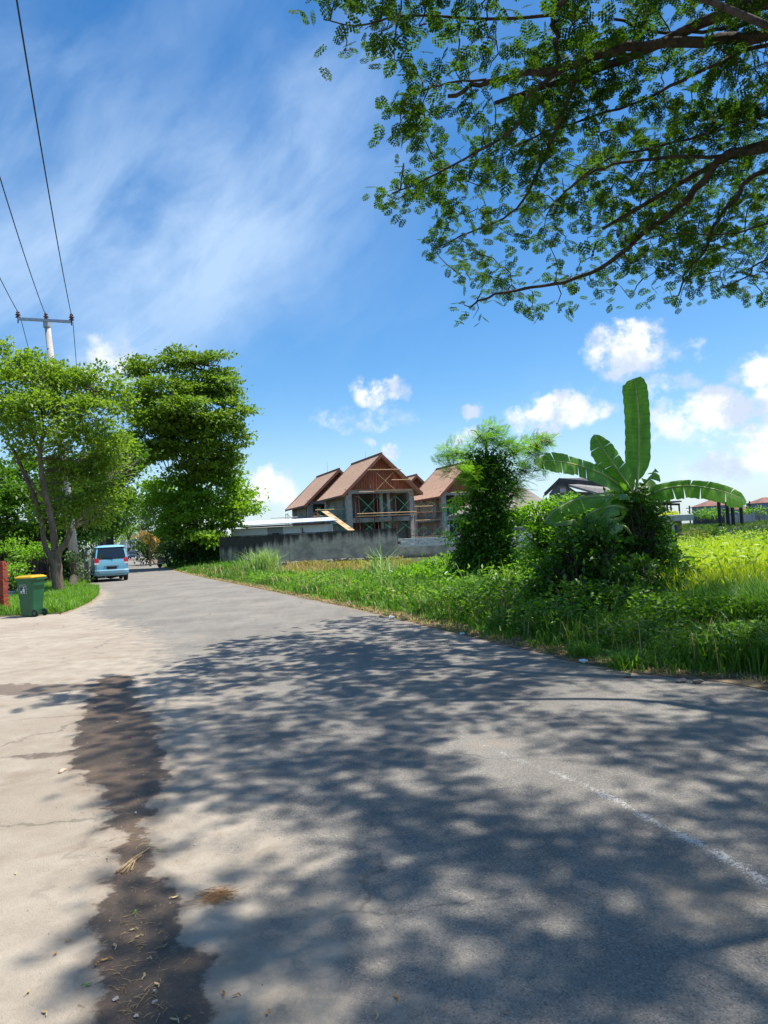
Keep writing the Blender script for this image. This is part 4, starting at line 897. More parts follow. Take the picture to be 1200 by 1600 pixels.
# dry palm fronds
def frond(name_t, pts, D0, wl_, m_, n=34, droop=.5):
    P = smooth_poly([at(x, y, D0) for x, y in pts], 8); T_ = unit(np.gradient(P, axis=0)); i = np.linspace(1, len(P)-1, n).astype(int)
    V, F = tube_np(P, np.linspace(.03, .008, len(P)), 4); ps, ds, ls = [], [], []
    for s in (-1, 1):
        side = unit(np.cross(T_[i], [0, -.2, 1.])); ps.append(P[i]); ds.append(side*s*.6+T_[i]*.5+np.array([0, 0, -droop])); ls.append(wl_*np.sin(np.linspace(.5, 2.9, n)))
    V2, F2 = diamonds(np.vstack(ps), np.vstack(ds), rvec(2*n)*.3+np.array([0, 0, 1.]), np.concatenate(ls), .05)
    return V, F, V2, F2
def palm(label, base, D0, fr, m_, wl_=.6, droop=.6, trunk=True):
    b = at(base[0], base[1], D0); t = empty('palm', (b[0], b[1], 0), label, 'palm')
    if trunk: mb = MB(); mb.tube([(b[0], b[1], 0), (b[0], b[1], b[2])], [.12, .08], 7); mb.build('trunk', bark, t, world=True)
    for pts in fr:
        V, F, V2, F2 = frond('frond', pts, D0, wl_, m_, droop=droop); F = [f for f in F if len(f) == 4]
        a, b_ = np.array(F), F2; mesh_np('frond', np.vstack([V, V2]), [a, b_+len(V)], m_, t)
    return t
palm('small palm with yellow arching fronds beside the far road', (234, 850), 64, [[(234, 850), (228, 838), (218, 833), (206, 838)], [(234, 850), (232, 835), (228, 830), (220, 828)], [(234, 852), (236, 838), (243, 838), (246, 846)], [(234, 850), (238, 835), (240, 845), (238, 862)]], L_palmdry, .9)
palm('withered brown palm fronds hanging from a tree behind the pole', (160, 775), 46, [[(160, 775), (172, 768), (185, 775), (192, 792)], [(160, 775), (174, 772), (184, 784), (186, 796)], [(160, 775), (170, 778), (178, 790), (178, 800)]], L_palmdry, .8)

# creeper covered tree ---------------------------------------------------
D0 = 19.
b = at(760, 925, D0); t = empty('creeper_covered_tree', (b[0], b[1], 0), 'tall slim tree smothered in dark creeper with light feathery top', 'tree')
mb = MB(); nds = [limb(mb, p, r0, r1, 8, D0, wob=.01) for p, r0, r1 in (([(758, 930), (757, 880), (755, 800), (762, 740), (760, 700), (765, 668)], .10, .012), ([(757, 800), (742, 740), (728, 710), (700, 715)], .03, .006), ([(762, 760), (785, 720), (820, 700), (860, 690)], .03, .006),
        ([(757, 720), (790, 745), (805, 770), (812, 745), (835, 735)], .025, .006), ([(755, 730), (775, 700), (800, 690), (840, 715)], .022, .006), ([(760, 700), (750, 680), (735, 672)], .03, .01), ([(756, 800), (720, 795), (700, 790)], .03, .01), ([(756, 830), (720, 835), (690, 840)], .03, .01))]
nds = np.vstack(nds); mb.build('trunk', bark, t, world=True, smooth=True)
cl = px_clumps([(760, 880, 34, 28, 0), (775, 850, 26, 24, 0), (742, 845, 26, 26, .2), (752, 812, 26, 22, 0), (778, 800, 20, 24, 0), (772, 768, 26, 26, 0), (748, 775, 16, 14, 0), (760, 740, 24, 20, 0), (748, 722, 18, 14, 0), (780, 725, 14, 12, 0), (790, 835, 10, 14, 0), (724, 870, 12, 12, 0), (798, 870, 10, 18, 0), (740, 900, 34, 20, 0), (792, 745, 8, 10, 0)], D0)
C, O = subcenters(cl, 150, .1, (.5, 1.1)); V, F = clump_leaves(C, O, 20, .11, .10, .75, .8); mesh_np('creeper', V, F, L_ivy, t)
cl = px_clumps([(735, 755, 22, 12, -.3), (800, 772, 18, 10, .2), (755, 690, 32, 18, 0), (720, 708, 30, 12, 0), (790, 700, 30, 16, 0), (830, 705, 30, 14, .5), (845, 690, 22, 10, .5), (815, 735, 26, 14, .3), (770, 672, 18, 8, 0), (735, 740, 24, 14, -.4), (705, 735, 12, 8, 0), (700, 712, 14, 6, 0), (850, 730, 16, 10, .5), (800, 760, 16, 10, .4)], D0)
C, O = subcenters(cl, 70, .3, (.1, 1.1)); V, F = twigs(C, nds, .014, .004); mesh_np('twigs', V, F, bark, t)
n = len(C)*4; i = np.repeat(np.arange(len(C)), 4); dd = C[i]-np.array([b[0], b[1], 4.2]); dd[:, 2] = 0
D_ = unit(unit(dd)*.8+rng.normal(0, .6, (n, 3))*np.array([1, 1, .75])+np.array([0, 0, .12])); Pp = C[i]+rng.normal(0, .08, (n, 3))
V, F = compound(Pp, D_, unit(rng.normal(0, .3, (n, 3))+np.array([0, 0, 1.])), rng.uniform(.22, .42, n), 9, .40, .12, 1.0, 0, .22); mesh_np('feathery_leaves', V, F, L_fea, t)
cl = px_clumps([(710, 795, 16, 8, -.5), (700, 838, 14, 7, -.5), (720, 815, 14, 7, -.3), (815, 800, 22, 8, 0), (800, 810, 18, 10, 0), (722, 778, 12, 7, 0), (836, 820, 14, 8, 0)], D0)
C, O = subcenters(cl, 60, .3, (.3, 1.)); V, F = clump_leaves(C, O, 12, .1, .14, .4, .5); mesh_np('side_shoots', V, F, L_vine, t)['kind'] = 'stuff'

# bushes along the verge ---------------------------------------------------
thicket('vine_bush', 'bright vine covered bush in front of the block wall', 'bush', 22, [(660, 898, 40, 18, 0), (700, 888, 38, 22, 0), (640, 900, 26, 14, -1), (735, 895, 26, 26, -1), (715, 905, 40, 20, -2), (660, 905, 24, 12, -2)], L_vine, 22, 20, .12, .11, .6)
thicket('weedy_shrub', 'pale broad leaved weeds at the foot of the creeper covered tree', 'shrub', 16.2, [(745, 925, 26, 18, 0), (780, 925, 22, 18, 0), (790, 905, 18, 16, .4)], leafmat('pale weed leaves', (.12, .24, .04), (.24, .38, .10), .35, .4), 26, 9, .12, .17, .5)
thicket('vine_mound', 'sunlit vine heap left of the banana plant', 'bush', 15.2, [(850, 800, 26, 18, 0), (880, 790, 30, 18, 0), (845, 835, 30, 26, 0), (880, 830, 36, 30, 0), (840, 880, 34, 34, 0), (880, 880, 40, 40, 0), (830, 915, 30, 26, -.5), (905, 795, 20, 18, 0), (915, 820, 20, 30, 0), (870, 925, 40, 20, -.5)], L_vine, 26, 24, .11, .095, .6)
thicket('vine_mound', 'dark creeper heap wrapped round the banana stem', 'bush', 13.2, [(985, 790, 44, 26, 0), (995, 800, 36, 26, -.35), (1000, 830, 48, 34, -.2), (960, 850, 40, 40, 0), (1010, 880, 48, 40, 0), (955, 900, 50, 44, -.5), (1040, 910, 38, 34, 0), (1000, 940, 60, 34, -.8), (920, 930, 44, 36, -.5), (1060, 930, 30, 28, 0), (930, 832, 32, 26, -1.7), (898, 862, 34, 34, -1.8), (945, 872, 40, 40, -1.9), (872, 900, 34, 34, -1.6), (925, 865, 26, 24, -.3), (905, 900, 26, 30, -.4), (890, 960, 34, 24, -.8)], L_ivy, 30, 24, .10, .10, .62)
thicket('creeper_heap', 'dark creeper heap spilling towards the road below the banana plant', 'bush', 11., [(900, 945, 46, 36, 0), (950, 955, 46, 40, -.3), (1000, 955, 46, 40, -.2), (1045, 948, 40, 36, 0), (1085, 945, 34, 28, .4), (860, 935, 34, 28, .6), (930, 915, 40, 40, .5), (1010, 915, 48, 44, .6), (1062, 915, 30, 30, .8), (885, 905, 34, 34, .9)], L_ivy, 26, 20, .10, .10, .62)
thicket('weed_heap', 'mid green weed heap beside the road between the creeper tree and the banana plant', 'bush', 13.5, [(770, 940, 34, 16, 0), (815, 945, 34, 18, -.6), (730, 930, 28, 14, .8), (800, 925, 34, 20, .4), (845, 925, 30, 26, 0)], L_weed, 26, 20, .10, .11, .55)
thicket('small_bush', 'round green bush at the edge of the crop beds', 'bush', 34, [(1113, 832, 10, 9, 0), (1120, 838, 12, 6, 0)], L_ivy, 14, 24, .14, .14, .5)
thicket('small_bush', 'reddish green bush beside the concrete gate slab', 'bush', 30, [(1092, 838, 16, 9, 0), (1085, 850, 18, 9, 0), (1070, 845, 8, 10, 0)], leafmat('reddish leaves', (.16, .13, .03), (.16, .26, .03), .35, .45), 9, 16, .2, .3, .14)
thicket('far_banana', 'pale green banana bushes before the far grey fence', 'bush', 88, [(1097, 802, 12, 5, 0), (1115, 802, 9, 4, 0), (1128, 800, 12, 4, 2), (1170, 798, 10, 4, 4), (1185, 799, 8, 3, 4)], L_grl, 1.4, 26, .4, .6, .3)
thicket('roof_plants', 'yellow flowering plants on the concrete slab', 'plant', 41, [(1050, 803, 14, 3, 0), (1040, 804, 8, 3, 0)], L_yel, 26, 10, .1, .12, .5)

# banana plant ------------------------------------------------------------
def banmat(nm, c1, c2, tr):
    m = bpy.data.materials.new(nm); m.use_nodes = True; N = NT(m.node_tree); b_ = N.n['Principled BSDF']; uv = N.new('ShaderNodeTexCoord').outputs['UV']
    n1, _ = N.noise(N.mapping(uv, (60, 1.5, 1)), 1., 4, .6); n2, _ = N.noise(uv, 5, 4, .6); wv = N.new('ShaderNodeTexWave'); wv.inputs['Scale'].default_value = 9; wv.inputs['Distortion'].default_value = .6; N.l.new(uv, wv.inputs[0])
    f = N.m('ADD', N.m('MULTIPLY', n1, .6), N.m('MULTIPLY', n2, .5)); col = N.mix(N.mr(f, .35, .75), c1, c2); col = N.mix(N.m('MULTIPLY', N.mr(n2, .62, .72), .5), col, (.35, .33, .10))
    N.set(b_.inputs['Base Color'], col); b_.inputs['Roughness'].default_value = .38; b_.inputs['Specular IOR Level'].default_value = .5
    bn = N.new('ShaderNodeBump'); bn.inputs['Strength'].default_value = .35; bn.inputs['Distance'].default_value = .01; N.l.new(n1, bn.inputs['Height']); N.l.new(bn.outputs[0], b_.inputs['Normal'])
    t_ = N.new('ShaderNodeBsdfTranslucent'); N.set(t_.inputs[0], N.mix(1., col, (1.6, 1.7, .5), 'MULTIPLY')); mx = N.new('ShaderNodeMixShader'); mx.inputs[0].default_value = tr
    N.l.new(b_.outputs[0], mx.inputs[1]); N.l.new(t_.outputs[0], mx.inputs[2]); N.l.new(mx.outputs[0], N.n['Material Output'].inputs[0]); MATS[nm] = m; return m
B_l = banmat('banana leaf', (.065, .18, .022), (.155, .33, .04), .48); B_d = banmat('old banana leaf', (.07, .17, .04), (.15, .27, .09), .36)
B_rib = mat('banana midrib', (.28, .36, .10), (.36, .42, .16), sc_=8, rough=.45)
def banana_leaf(par, pts, width, side, m_, D0=13., fold=.25, tear=0., droop=.0, pet=.16, label=None, tip=.5):
    P = smooth_poly([at(p[0], p[1], D0+(p[2] if len(p) > 2 else 0)) for p in pts], 10); n = len(P); T_ = unit(np.gradient(P, axis=0)); side = np.array(side, float)
    S = unit(side[None]-T_*(T_@side)[:, None]); Nn = unit(np.cross(S, T_)); 
    if Nn[n//2][2] < 0: Nn = -Nn
    t = np.linspace(0, 1, n); w = np.where(t < pet, 0, width/2*np.clip((t-pet)/.14, 0, 1)**.55*np.clip((1.0-t)/.22, 0, 1)**tip)
    V = []; F = []; UV = []
    for s in (-1, 1):
        panels = []; k = int(pet*n)
        k0 = k
        while k < n-1:
            e = min(n-1, k+(int(rng.integers(1, 4)*rng.integers(1, 4)+1) if tear > 0 else n)); panels.append((k, e)); k = e
        for a, e in panels:
            dz = rng.normal(0, .28)*tear; gq = rng.random()**2*2; base = len(V); sh = rng.normal(0, .03)*tear
            nc = 5
            for q in range(a, e+1):
                for c in range(nc):
                    f = c/(nc-1); ww = w[q]*(1+.03*math.sin(q*1.9+s)); 
                    gap = -.16*tear*gq*(1 if q == e else (-1 if q == a else 0))*f*f
                    ang = fold+f*(droop+dz); pos = P[q]+S[q]*s*ww*f*math.cos(ang)+Nn[q]*ww*f*math.sin(fold)*1.-np.array([0, 0, 1])*ww*f*f*(droop+abs(dz)*1.5)+T_[q]*(ww*(.12*f)+gap*ww)+T_[q]*sh*f
                    V.append(pos); UV.append((t[q], .5+s*f*.5))
            for q in range(e-a):
                for c in range(nc-1):
                    v = base+q*nc+c; F.append((v, v+1, v+nc+1, v+nc))
    o = mesh_np('leaf', V, np.array(F), m_, par, smooth=True, uv=UV); tag(o, label)
    mb = MB(); mb.tube(P-Nn*.006, np.linspace(.030, .005, n), 6); r_ = mb.build('midrib', B_rib, None, origin=wloc(par), smooth=True); r_.location = (0, 0, 0); r_.parent = o
    return o
D0 = 13.; b = at(992, 965, D0); t = empty('banana_plant', (b[0], b[1], 0), 'banana plant with one tall upright leaf above the creepers', 'banana plant')
mb = MB(); mb.tube(smooth_poly([at(1000, 985, D0), at(996, 880, D0), at(994, 800, D0), at(993, 765, D0)], 4), [.13, .13, .125, .12, .12, .115, .11, .11, .10, .10, .09, .08, .06], 12); mb.build('stem', mat('banana stem', (.18, .19, .08), (.28, .22, .12), sc_=5, rough=.6, aniso=(1, 1, .2)), t, world=True, smooth=True)
Sx = _rt; 
banana_leaf(t, [(993, 775), (996, 745), (998, 700), (997, 650), (993, 605), (989, 592)], .48, Sx, B_l, fold=.18, pet=.17, tip=.34, label='upright leaf')
banana_leaf(t, [(991, 778), (982, 760, -.2), (965, 735, -.3), (945, 705, -.3), (928, 679, -.2)], .46, Sx+.5*_up, B_l, fold=.35, tear=.15, pet=.12)
banana_leaf(t, [(990, 778), (965, 755, -.2), (935, 738, -.4), (895, 725, -.6), (860, 720, -.8), (836, 724, -.9)], .40, np.array([0, .45, 1.]), B_l, fold=.1, tear=.3, droop=.12, pet=.1)
banana_leaf(t, [(998, 782), (1015, 772, .1), (1040, 763, .1), (1075, 759, 0), (1115, 764, -.2), (1150, 775, -.3), (1166, 786, -.3)], .42, np.array([0, .5, 1.]), B_l, fold=.15, tear=.35, droop=.25, pet=.12)
banana_leaf(t, [(990, 790), (965, 778, -.5), (930, 775, -.8), (895, 782, -1.), (865, 800, -1.1), (850, 818, -1.1)], .30, np.array([0, .7, .8]), B_l, fold=-.1, tear=.5, droop=.4, pet=.06)
banana_leaf(t, [(995, 782), (1004, 765, .4), (1015, 750, .5), (1022, 735, .5)], .34, Sx, B_d, fold=.2, tear=1., droop=.1, pet=.05)
banana_leaf(t, [(994, 788), (975, 775, -.5), (958, 775, -.8), (945, 785, -1.), (935, 800, -1.)], .34, np.array([.3, -.6, .4]), B_l, fold=.1, tear=.7, droop=.5, pet=.1)
banana_leaf(t, [(990, 800), (960, 790, -.8), (925, 800, -1.1), (895, 822, -1.3), (872, 848, -1.3)], .24, np.array([0, .7, .7]), B_l, fold=-.1, tear=1., droop=.7, pet=.1)
banana_leaf(t, [(990, 840), (975, 822, -.9), (950, 820, -1.2), (920, 832, -1.4), (895, 855, -1.5), (878, 868, -1.5)], .20, np.array([0, .7, .7]), B_d, fold=-.2, tear=1.2, droop=.9, pet=.2)
banana_leaf(t, [(985, 805), (950, 812, -.9), (900, 812, -1.2), (860, 820, -1.2)], .10, np.array([0, .7, .7]), B_d, fold=-.1, tear=1., droop=.5, pet=.1)
b2 = at(1045, 925, 14); t = empty('banana_sucker', (b2[0], b2[1], 0), 'young banana sucker with broad leaf just left of the gate column', 'banana plant')
mb = MB(); mb.tube([at(1048, 960, 14), at(1045, 900, 14)], [.06, .04], 8); mb.build('stem', MATS['banana stem'], t, world=True, smooth=True)
banana_leaf(t, [(1046, 905), (1045, 880), (1043, 850), (1041, 820)], .36, Sx, B_l, D0=14., fold=.25, pet=.05)
banana_leaf(t, [(1046, 905), (1050, 885), (1065, 872, -.3), (1085, 870, -.5)], .34, np.array([0, -1., .3]), B_d, D0=14., fold=.1, pet=.05, droop=.3)

# ================================================================ GRASS
def blades(P, H_, Wd, lean=.45, bend=.5):
    n = len(P); az = rng.uniform(0, 2*math.pi, n); d = np.stack([np.cos(az), np.sin(az), np.zeros(n)], 1); s = np.stack([-np.sin(az), np.cos(az), np.zeros(n)], 1)
    ln = rng.uniform(.05, lean, n)[:, None]; H_ = np.asarray(H_)[:, None]; Wd = np.asarray(Wd)[:, None]; Z = np.array([0, 0, 1.])
    a = P-s*Wd/2; b_ = P+s*Wd/2; m_ = P+Z*H_*.6+d*H_*ln*.5; tp = P+Z*H_*(1-bend*ln*.6)+d*H_*ln*1.6
    V = np.stack([a, b_, m_+s*Wd*.42, m_-s*Wd*.42, tp], 1).reshape(-1, 3); i = np.arange(n)*5
    return V, [np.stack([i, i+1, i+2, i+3], 1), np.stack([i+3, i+2, i+4], 1)]
def vnoise(X, Y, s=1., ph=0.):
    return (np.sin(X*1.3*s+2*np.sin(Y*.9*s+ph)+ph)+np.sin(Y*1.7*s+1.5*np.sin(X*1.1*s-ph))+np.sin((X+Y)*.63*s+ph*2))/3
def strip(n, y0, y1, w0, w1, off=.12, pw=1.):
    Y = np.exp(rng.uniform(math.log(y0), math.log(y1), n)); u = rng.random(n)**pw; X = xr(Y)+off+u*(np.interp(Y, [y0, y1], [w0, w1])); return X, Y, u
def inplot(X, Y):
    return inpoly(X, Y, np.array([(-7.2, 37), (-6, 47.5), (1.2, 47.5), (1.8, 30), (0.2, 27), (-3.4, 27.5)]))
# roadside verge
X, Y, u = strip(150000, 4.2, 75, 5.5, 9., -.08, 1.1); kp = ~((Y > 15) & (X > xr(Y)+5.2) & (X < 2.2+.0*Y)) & ~inplot(X, Y); X, Y, u = X[kp], Y[kp], u[kp]
dd = X-xr(Y); hh = np.interp(dd, [0, .25, .8, 2, 4, 8], [.05, .13, .30, .42, .48, .42])*(1+.45*vnoise(X, Y, 1.3))*rng.uniform(.5, 1.25, len(X)); hh *= np.interp(Y, [10, 25, 60], [1.1, .8, .9])*np.where(rng.random(len(X)) < .03, 1.6, 1)
kp = rng.random(len(X)) < np.interp(dd, [-.1, .05, .3, .8], [.05, .3, .6, 1])*(np.where((dd < .5) & (vnoise(X, Y, 2.6, 1) < -.1), .25, 1)); X, Y, hh = X[kp], Y[kp], hh[kp]
Pg = np.stack([X, Y, np.zeros(len(X))], 1); yel = vnoise(X, Y, .8, 2)+rng.normal(0, .3, len(X)) > .25
for sel, m_, nm in ((~yel, L_grass, 'verge_grass'), (yel, L_grl, 'verge_grass')):
    V, F = blades(Pg[sel], hh[sel], (.006+.0011*Y[sel])*rng.uniform(.7, 1.4, sel.sum()), .6, .6); o = mesh_np(nm, V, F, m_); o['kind'] = 'stuff'; o['label'] = 'long green grass along the right side of the road'
# dry thatch at the road edge
X, Y, u = strip(9000, 4.2, 60, .45, .7, -.02); V, F = blades(np.stack([X, Y, np.zeros(len(X))], 1), rng.uniform(.02, .09, len(X)), .004+.001*Y, 1.6, .8); mesh_np('dry_edge_grass', V, F, L_dry)['kind'] = 'stuff'
X, Y, u = strip(2600, 4.5, 45, 4.5, 8., .3); V, F = blades(np.stack([X, Y, np.zeros(len(X))], 1), rng.uniform(.25, .62, len(X)), .004+.0009*Y, .5, .5); mesh_np('dry_stalks', V, F, L_dry)['kind'] = 'stuff'
# tall field grass on the right: yellow where it is open, canopy shade put into the nearer green blades
n = 95000; Y = np.exp(rng.uniform(math.log(5.5), math.log(47), n)); X = rng.uniform(0, 1, n)*(.64*Y+1.5-(xr(Y)+2.2))+xr(Y)+2.2
kp = (X > np.interp(Y, [5, 10, 13, 20, 30, 47], [3.5, 4., 5.2, 6.5, 11, 18])); X, Y = X[kp], Y[kp]; Pg = np.stack([X, Y, np.zeros(len(X))], 1)
hh = np.interp(Y, [5, 9, 14, 25, 47], [.5, .62, .80, .75, .5])*(1+.25*vnoise(X, Y, .9, 3))*rng.uniform(.6, 1.2, len(X)); yl = (Y+rng.normal(0, .35, len(X)) > 10.8+.25*vnoise(X, Y, 1, 1)) & (Y < 33)
for sel, m_, nm in ((~yl, L_grass, 'field_grass'), (yl, L_yel, 'yellow_field_grass')):
    V, F = blades(Pg[sel], hh[sel], (.007+.0011*Y[sel])*rng.uniform(.7, 1.4, sel.sum()), .5, .5); mesh_np(nm, V, F, m_)['kind'] = 'stuff'
# broad leaved weeds mixed in
def weeds(n, y0, y1, x0f, x1f, h0, h1, L, m_, nm):
    Y = np.exp(rng.uniform(math.log(y0), math.log(y1), n)); a = x0f(Y); X = a+rng.random(n)*(x1f(Y)-a); kp = (vnoise(X, Y, 2.2, 4)+rng.normal(0, .3, n) > -.1) & ~inplot(X, Y); X, Y = X[kp], Y[kp]
    hz_ = h0+(h1-h0)*rng.random(len(X))**.7*(1+.6*vnoise(X, Y, 1.6)); P = np.stack([X, Y, hz_], 1); D_ = unit(rng.normal(0, .6, (len(X), 3))*np.array([1, 1, .5])+np.array([0, 0, .05])); N_ = unit(rng.normal(0, .5, (len(X), 3))+np.array([0, 0, 1.]))
    V, F = diamonds(P, D_, N_, L*rng.uniform(.6, 1.3, len(X)), L*.5); mesh_np(nm, V, F, m_)['kind'] = 'stuff'
weeds(17000, 6.2, 13, lambda Y: xr(Y)+.35, lambda Y: xr(Y)+3.6, .06, .50, .085, L_weed, 'roadside_weeds')
weeds(9000, 9, 30, lambda Y: xr(Y)+.5, lambda Y: xr(Y)+4., .1, .45, .10, L_vine, 'roadside_weeds')
weeds(16000, 13, 45, lambda Y: np.maximum(.36*Y, 4.8), lambda Y: .64*Y, .35, .80, .15, leafmat('yellow weed leaves', (.24, .37, .028), (.38, .50, .045), .4, .45), 'field_weeds')
weeds(7000, 14, 34, lambda Y: np.full_like(Y, 1.2), lambda Y: .36*Y+1, .1, .6, .14, L_vine, 'roadside_weeds')
# thin upright reeds
def tuft(name, label, c, n, h, spread, m_, w=.03, lean=.8, group=None):
    t = empty(name, c, label, 'grass tuft', group); P = np.array(c)+np.concatenate([rng.normal(0, spread, (n, 2)), np.zeros((n, 1))], 1); V, F = blades(P, h*rng.uniform(.6, 1.1, n), np.full(n, w), lean, .55); mesh_np('blades', V, F, m_, t)['kind'] = 'stuff'; return t
g = gr(412, 897); tuft('reed_tuft', 'large pale reed clump in front of the left part of the stained wall', (g[0], g[1], 0), 420, 1.45, .38, L_reed, .035, .75, 'pale reed clumps')
g = gr(598, 915); tuft('reed_tuft', 'tall thin pale reeds at the right end of the stained wall', (g[0], g[1], 0), 46, 1.45, .18, L_reed, .05, .7, 'pale reed clumps')
g = gr(618, 905); tuft('reed_tuft', 'small pale reeds just right of the tall thin ones', (g[0], g[1], 0), 26, .85, .2, L_reed, .035, .6, 'pale reed clumps')
g = gr(1185, 905); tuft('reed_tuft', 'green reeds standing out at the right edge of the field', (g[0]+.3, g[1]+4, 0), 30, 1.35, .2, L_grl, .03, .4, 'pale reed clumps')
for px, py, lb in ((968, 1046, 'bright low grass clump closest to the road right of centre'), (905, 1030, 'low grass clump on the road edge below the banana plant')):
    g = gr(px, py); tuft('grass_clump', lb, (g[0]+.12, g[1]+.1, 0), 260, .24, .10, L_grl, .012, 1.5, 'grass clumps on the road edge')
# grass island by the street tree
ISL = np.array([(-9.0, 18.35), (-8.5, 18.6), (-8.6, 19.6), (-9.2, 22), (-10.3, 25.4), (-11.8, 29), (-14, 33), (-15.6, 36), (-17, 36), (-15, 30), (-13.5, 26), (-12.2, 22), (-10.6, 19.0)])
n = 60000; X = rng.uniform(-17, -8.4, n); Y = rng.uniform(18.2, 36, n); kp = inpoly(X, Y, ISL); X, Y = X[kp], Y[kp]
V, F = blades(np.stack([X, Y, np.zeros(len(X))], 1), .30*(1+.5*vnoise(X, Y, 1.6))*rng.uniform(.5, 1.2, len(X)), np.full(len(X), .022), .7, .6); o = mesh_np('island_grass', V, F, L_grl); tag(o, 'bright grass on the island round the street tree', kind='stuff')
n = 1500; X = rng.uniform(-12.5, -9.2, n); Y = rng.uniform(18.4, 20.5, n); kp = vnoise(X, Y, 2.5) > .1; V, F = blades(np.stack([X, Y, np.zeros(n)], 1)[kp], np.full(kp.sum(), .12), np.full(kp.sum(), .02), .9); mesh_np('yard_grass', V, F, L_grass)['kind'] = 'stuff'
# dry plot stubble
n = 9000; X = rng.uniform(-7.5, 2, n); Y = rng.uniform(27, 48, n); kp = inplot(X, Y); X, Y = X[kp], Y[kp]; V, F = blades(np.stack([X, Y, np.zeros(len(X))], 1), np.where(vnoise(X, Y, .8) > .2, .35, .12)*rng.uniform(.5, 1.2, len(X)), np.full(len(X), .05), 1.1); mesh_np('dry_stubble', V, F, leafmat('stubble', (.30, .24, .06), (.22, .26, .05), .3, .7))['kind'] = 'stuff'

# ================================================================ MAN MADE THINGS
# utility pole ----------------------------------------------------------
polem = mat('pale concrete pole', (.38, .36, .33), (.50, .48, .44), sc_=5, rough=.9, bump=.3, bsc=30, aniso=(1, 1, .3))
porc = mat('brown porcelain', (.10, .022, .018), rough=.25, spec=.6); galvd = mat('weathered zinc', (.36, .40, .46), (.44, .47, .5), sc_=5, rough=.5, metal=.3)
DP = 35.; pb = np.array([gr(121, 912)[0], 35.7, 0]); pt = at(73, 500, DP)
t = empty('utility_pole', pb, 'leaning round concrete utility pole with crossarm and three insulators', 'utility pole')
mb = MB(); mb.tube([pb-np.array([0, 0, .1]), pb*.5+pt*.5, pt], [.24, .19, .135], 14); mb.build('pole', polem, t, world=True, smooth=True)
axL, axR = at(31, 500, DP), at(113, 504.5, DP); mb = MB(); dn = np.array([0, -.19, 0]); mb.bar(axL+dn, axR+dn, .10, .13); mb.build('crossarm', galvd, t, world=True)
mb = MB(); mb.lathe([(.17, -.16), (.175, -.15), (.175, .12), (.17, .13)], pt-np.array([.0, 0, .22]), 14); mb.build('clamp_band', galvd, t, world=True)
for px, py in ((72, 500), (30, 498), (113.5, 502)):
    c = at(px, py, DP); mb = MB(); mb.lathe([(.03, -.25), (.03, 0), (.07, .0), (.13, .03), (.07, .09), (.07, .12), (.14, .15), (.07, .21), (.06, .25), (.10, .27), (.045, .33), (.02, .37)], c+np.array([0, -.12 if px != 72 else 0, 0]), 12); mb.build('insulator', porc, t, world=True, smooth=True)
b_ = -(at(165, 862, 35)[:2]); b_ = b_/np.linalg.norm(b_)
wirem = mat('black cable', (.02, .02, .022), rough=.6)
def wire(label, a, dirn, L, sag, r_=.014, dz=0.):
    P = [(a[0]+dirn[0]*L*q, a[1]+dirn[1]*L*q, a[2]-4*sag*q*(1-q)+dz*q) for q in np.linspace(0, 1, 40)]
    mb = MB(); mb.tube(P, r_, 5); mb.build('power_line', wirem, None, label, 'power line', 'overhead power lines', origin=np.array(P[0]))
for (px, py, nm) in ((30, 489, 'left'), (72, 491, 'middle'), (113, 493, 'right')):
    a = at(px, py, DP)+np.array([0, -.12, 0]); wire({'left': 'cable running towards the viewer from the left insulator', 'middle': 'cable running towards the viewer from the middle insulator on the pole top', 'right': 'long cable from the right insulator up to the top left corner'}[nm], a, b_, 52, 1.55, .018)
for (px, py, qx, lb) in ((33, 500, 165, 'cable leaving the left insulator down behind the street tree'), (114, 503, 150, 'cable leaving the right insulator down behind the trees')):
    a = at(px, py, DP); f_ = at(qx, 862, 35)[:2]; f_ = f_/np.linalg.norm(f_); wire(lb, a, f_, 50, 1.8, .016)
a = at(30, 580, 34); b2 = at(-20, 500, 26); d = b2-a; mb = MB(); mb.tube([a-d*1.5, a, b2, b2+d*1.2], .018, 5); mb.build('power_line', wirem, None, 'lower cable crossing the left edge of the sky above the street tree', 'power line', 'overhead power lines', origin=a)

# wheelie bin -------------------------------------------------------------
binm = mat('green plastic', (.008, .085, .032), (.012, .11, .042), sc_=3, rough=.38, spec=.5, obj=True)
lidm = mat('yellow plastic lid', (.52, .33, .015), (.58, .39, .03), sc_=4, rough=.45, obj=True); blk = mat('black rubber', (.02, .02, .02), rough=.8)
g = gr(50, 963); B = empty('wheelie_bin', g, 'green wheelie bin with yellow lid standing at the yard edge', 'bin'); B.rotation_euler = (0, 0, R(-106)); B.scale = (.98,)*3
def frustum(z0, w0, d0, z1, w1, d1, c=.03, oy0=0., oy1=0.):
    mb = MB(); V = []
    for z, w, d, oy in ((z0, w0, d0, oy0), (z1, w1, d1, oy1)):
        for (a, b) in ((-w+c, -d), (w-c, -d), (w, -d+c), (w, d-c), (w-c, d), (-w+c, d), (-w, d-c), (-w, -d+c)): V.append((a, b+oy, z))
    mb.add(V, [tuple(range(7, -1, -1)), tuple(range(8, 16))]+[(k, (k+1) % 8, 8+(k+1) % 8, 8+k) for k in range(8)]); return mb
frustum(.03, .19, .19, .93, .235, .265, .04).build('body', binm, B)
mb = frustum(.93, .255, .285, .985, .26, .29, .05); mb.build('rim', binm, B)
mb = MB()
V = []
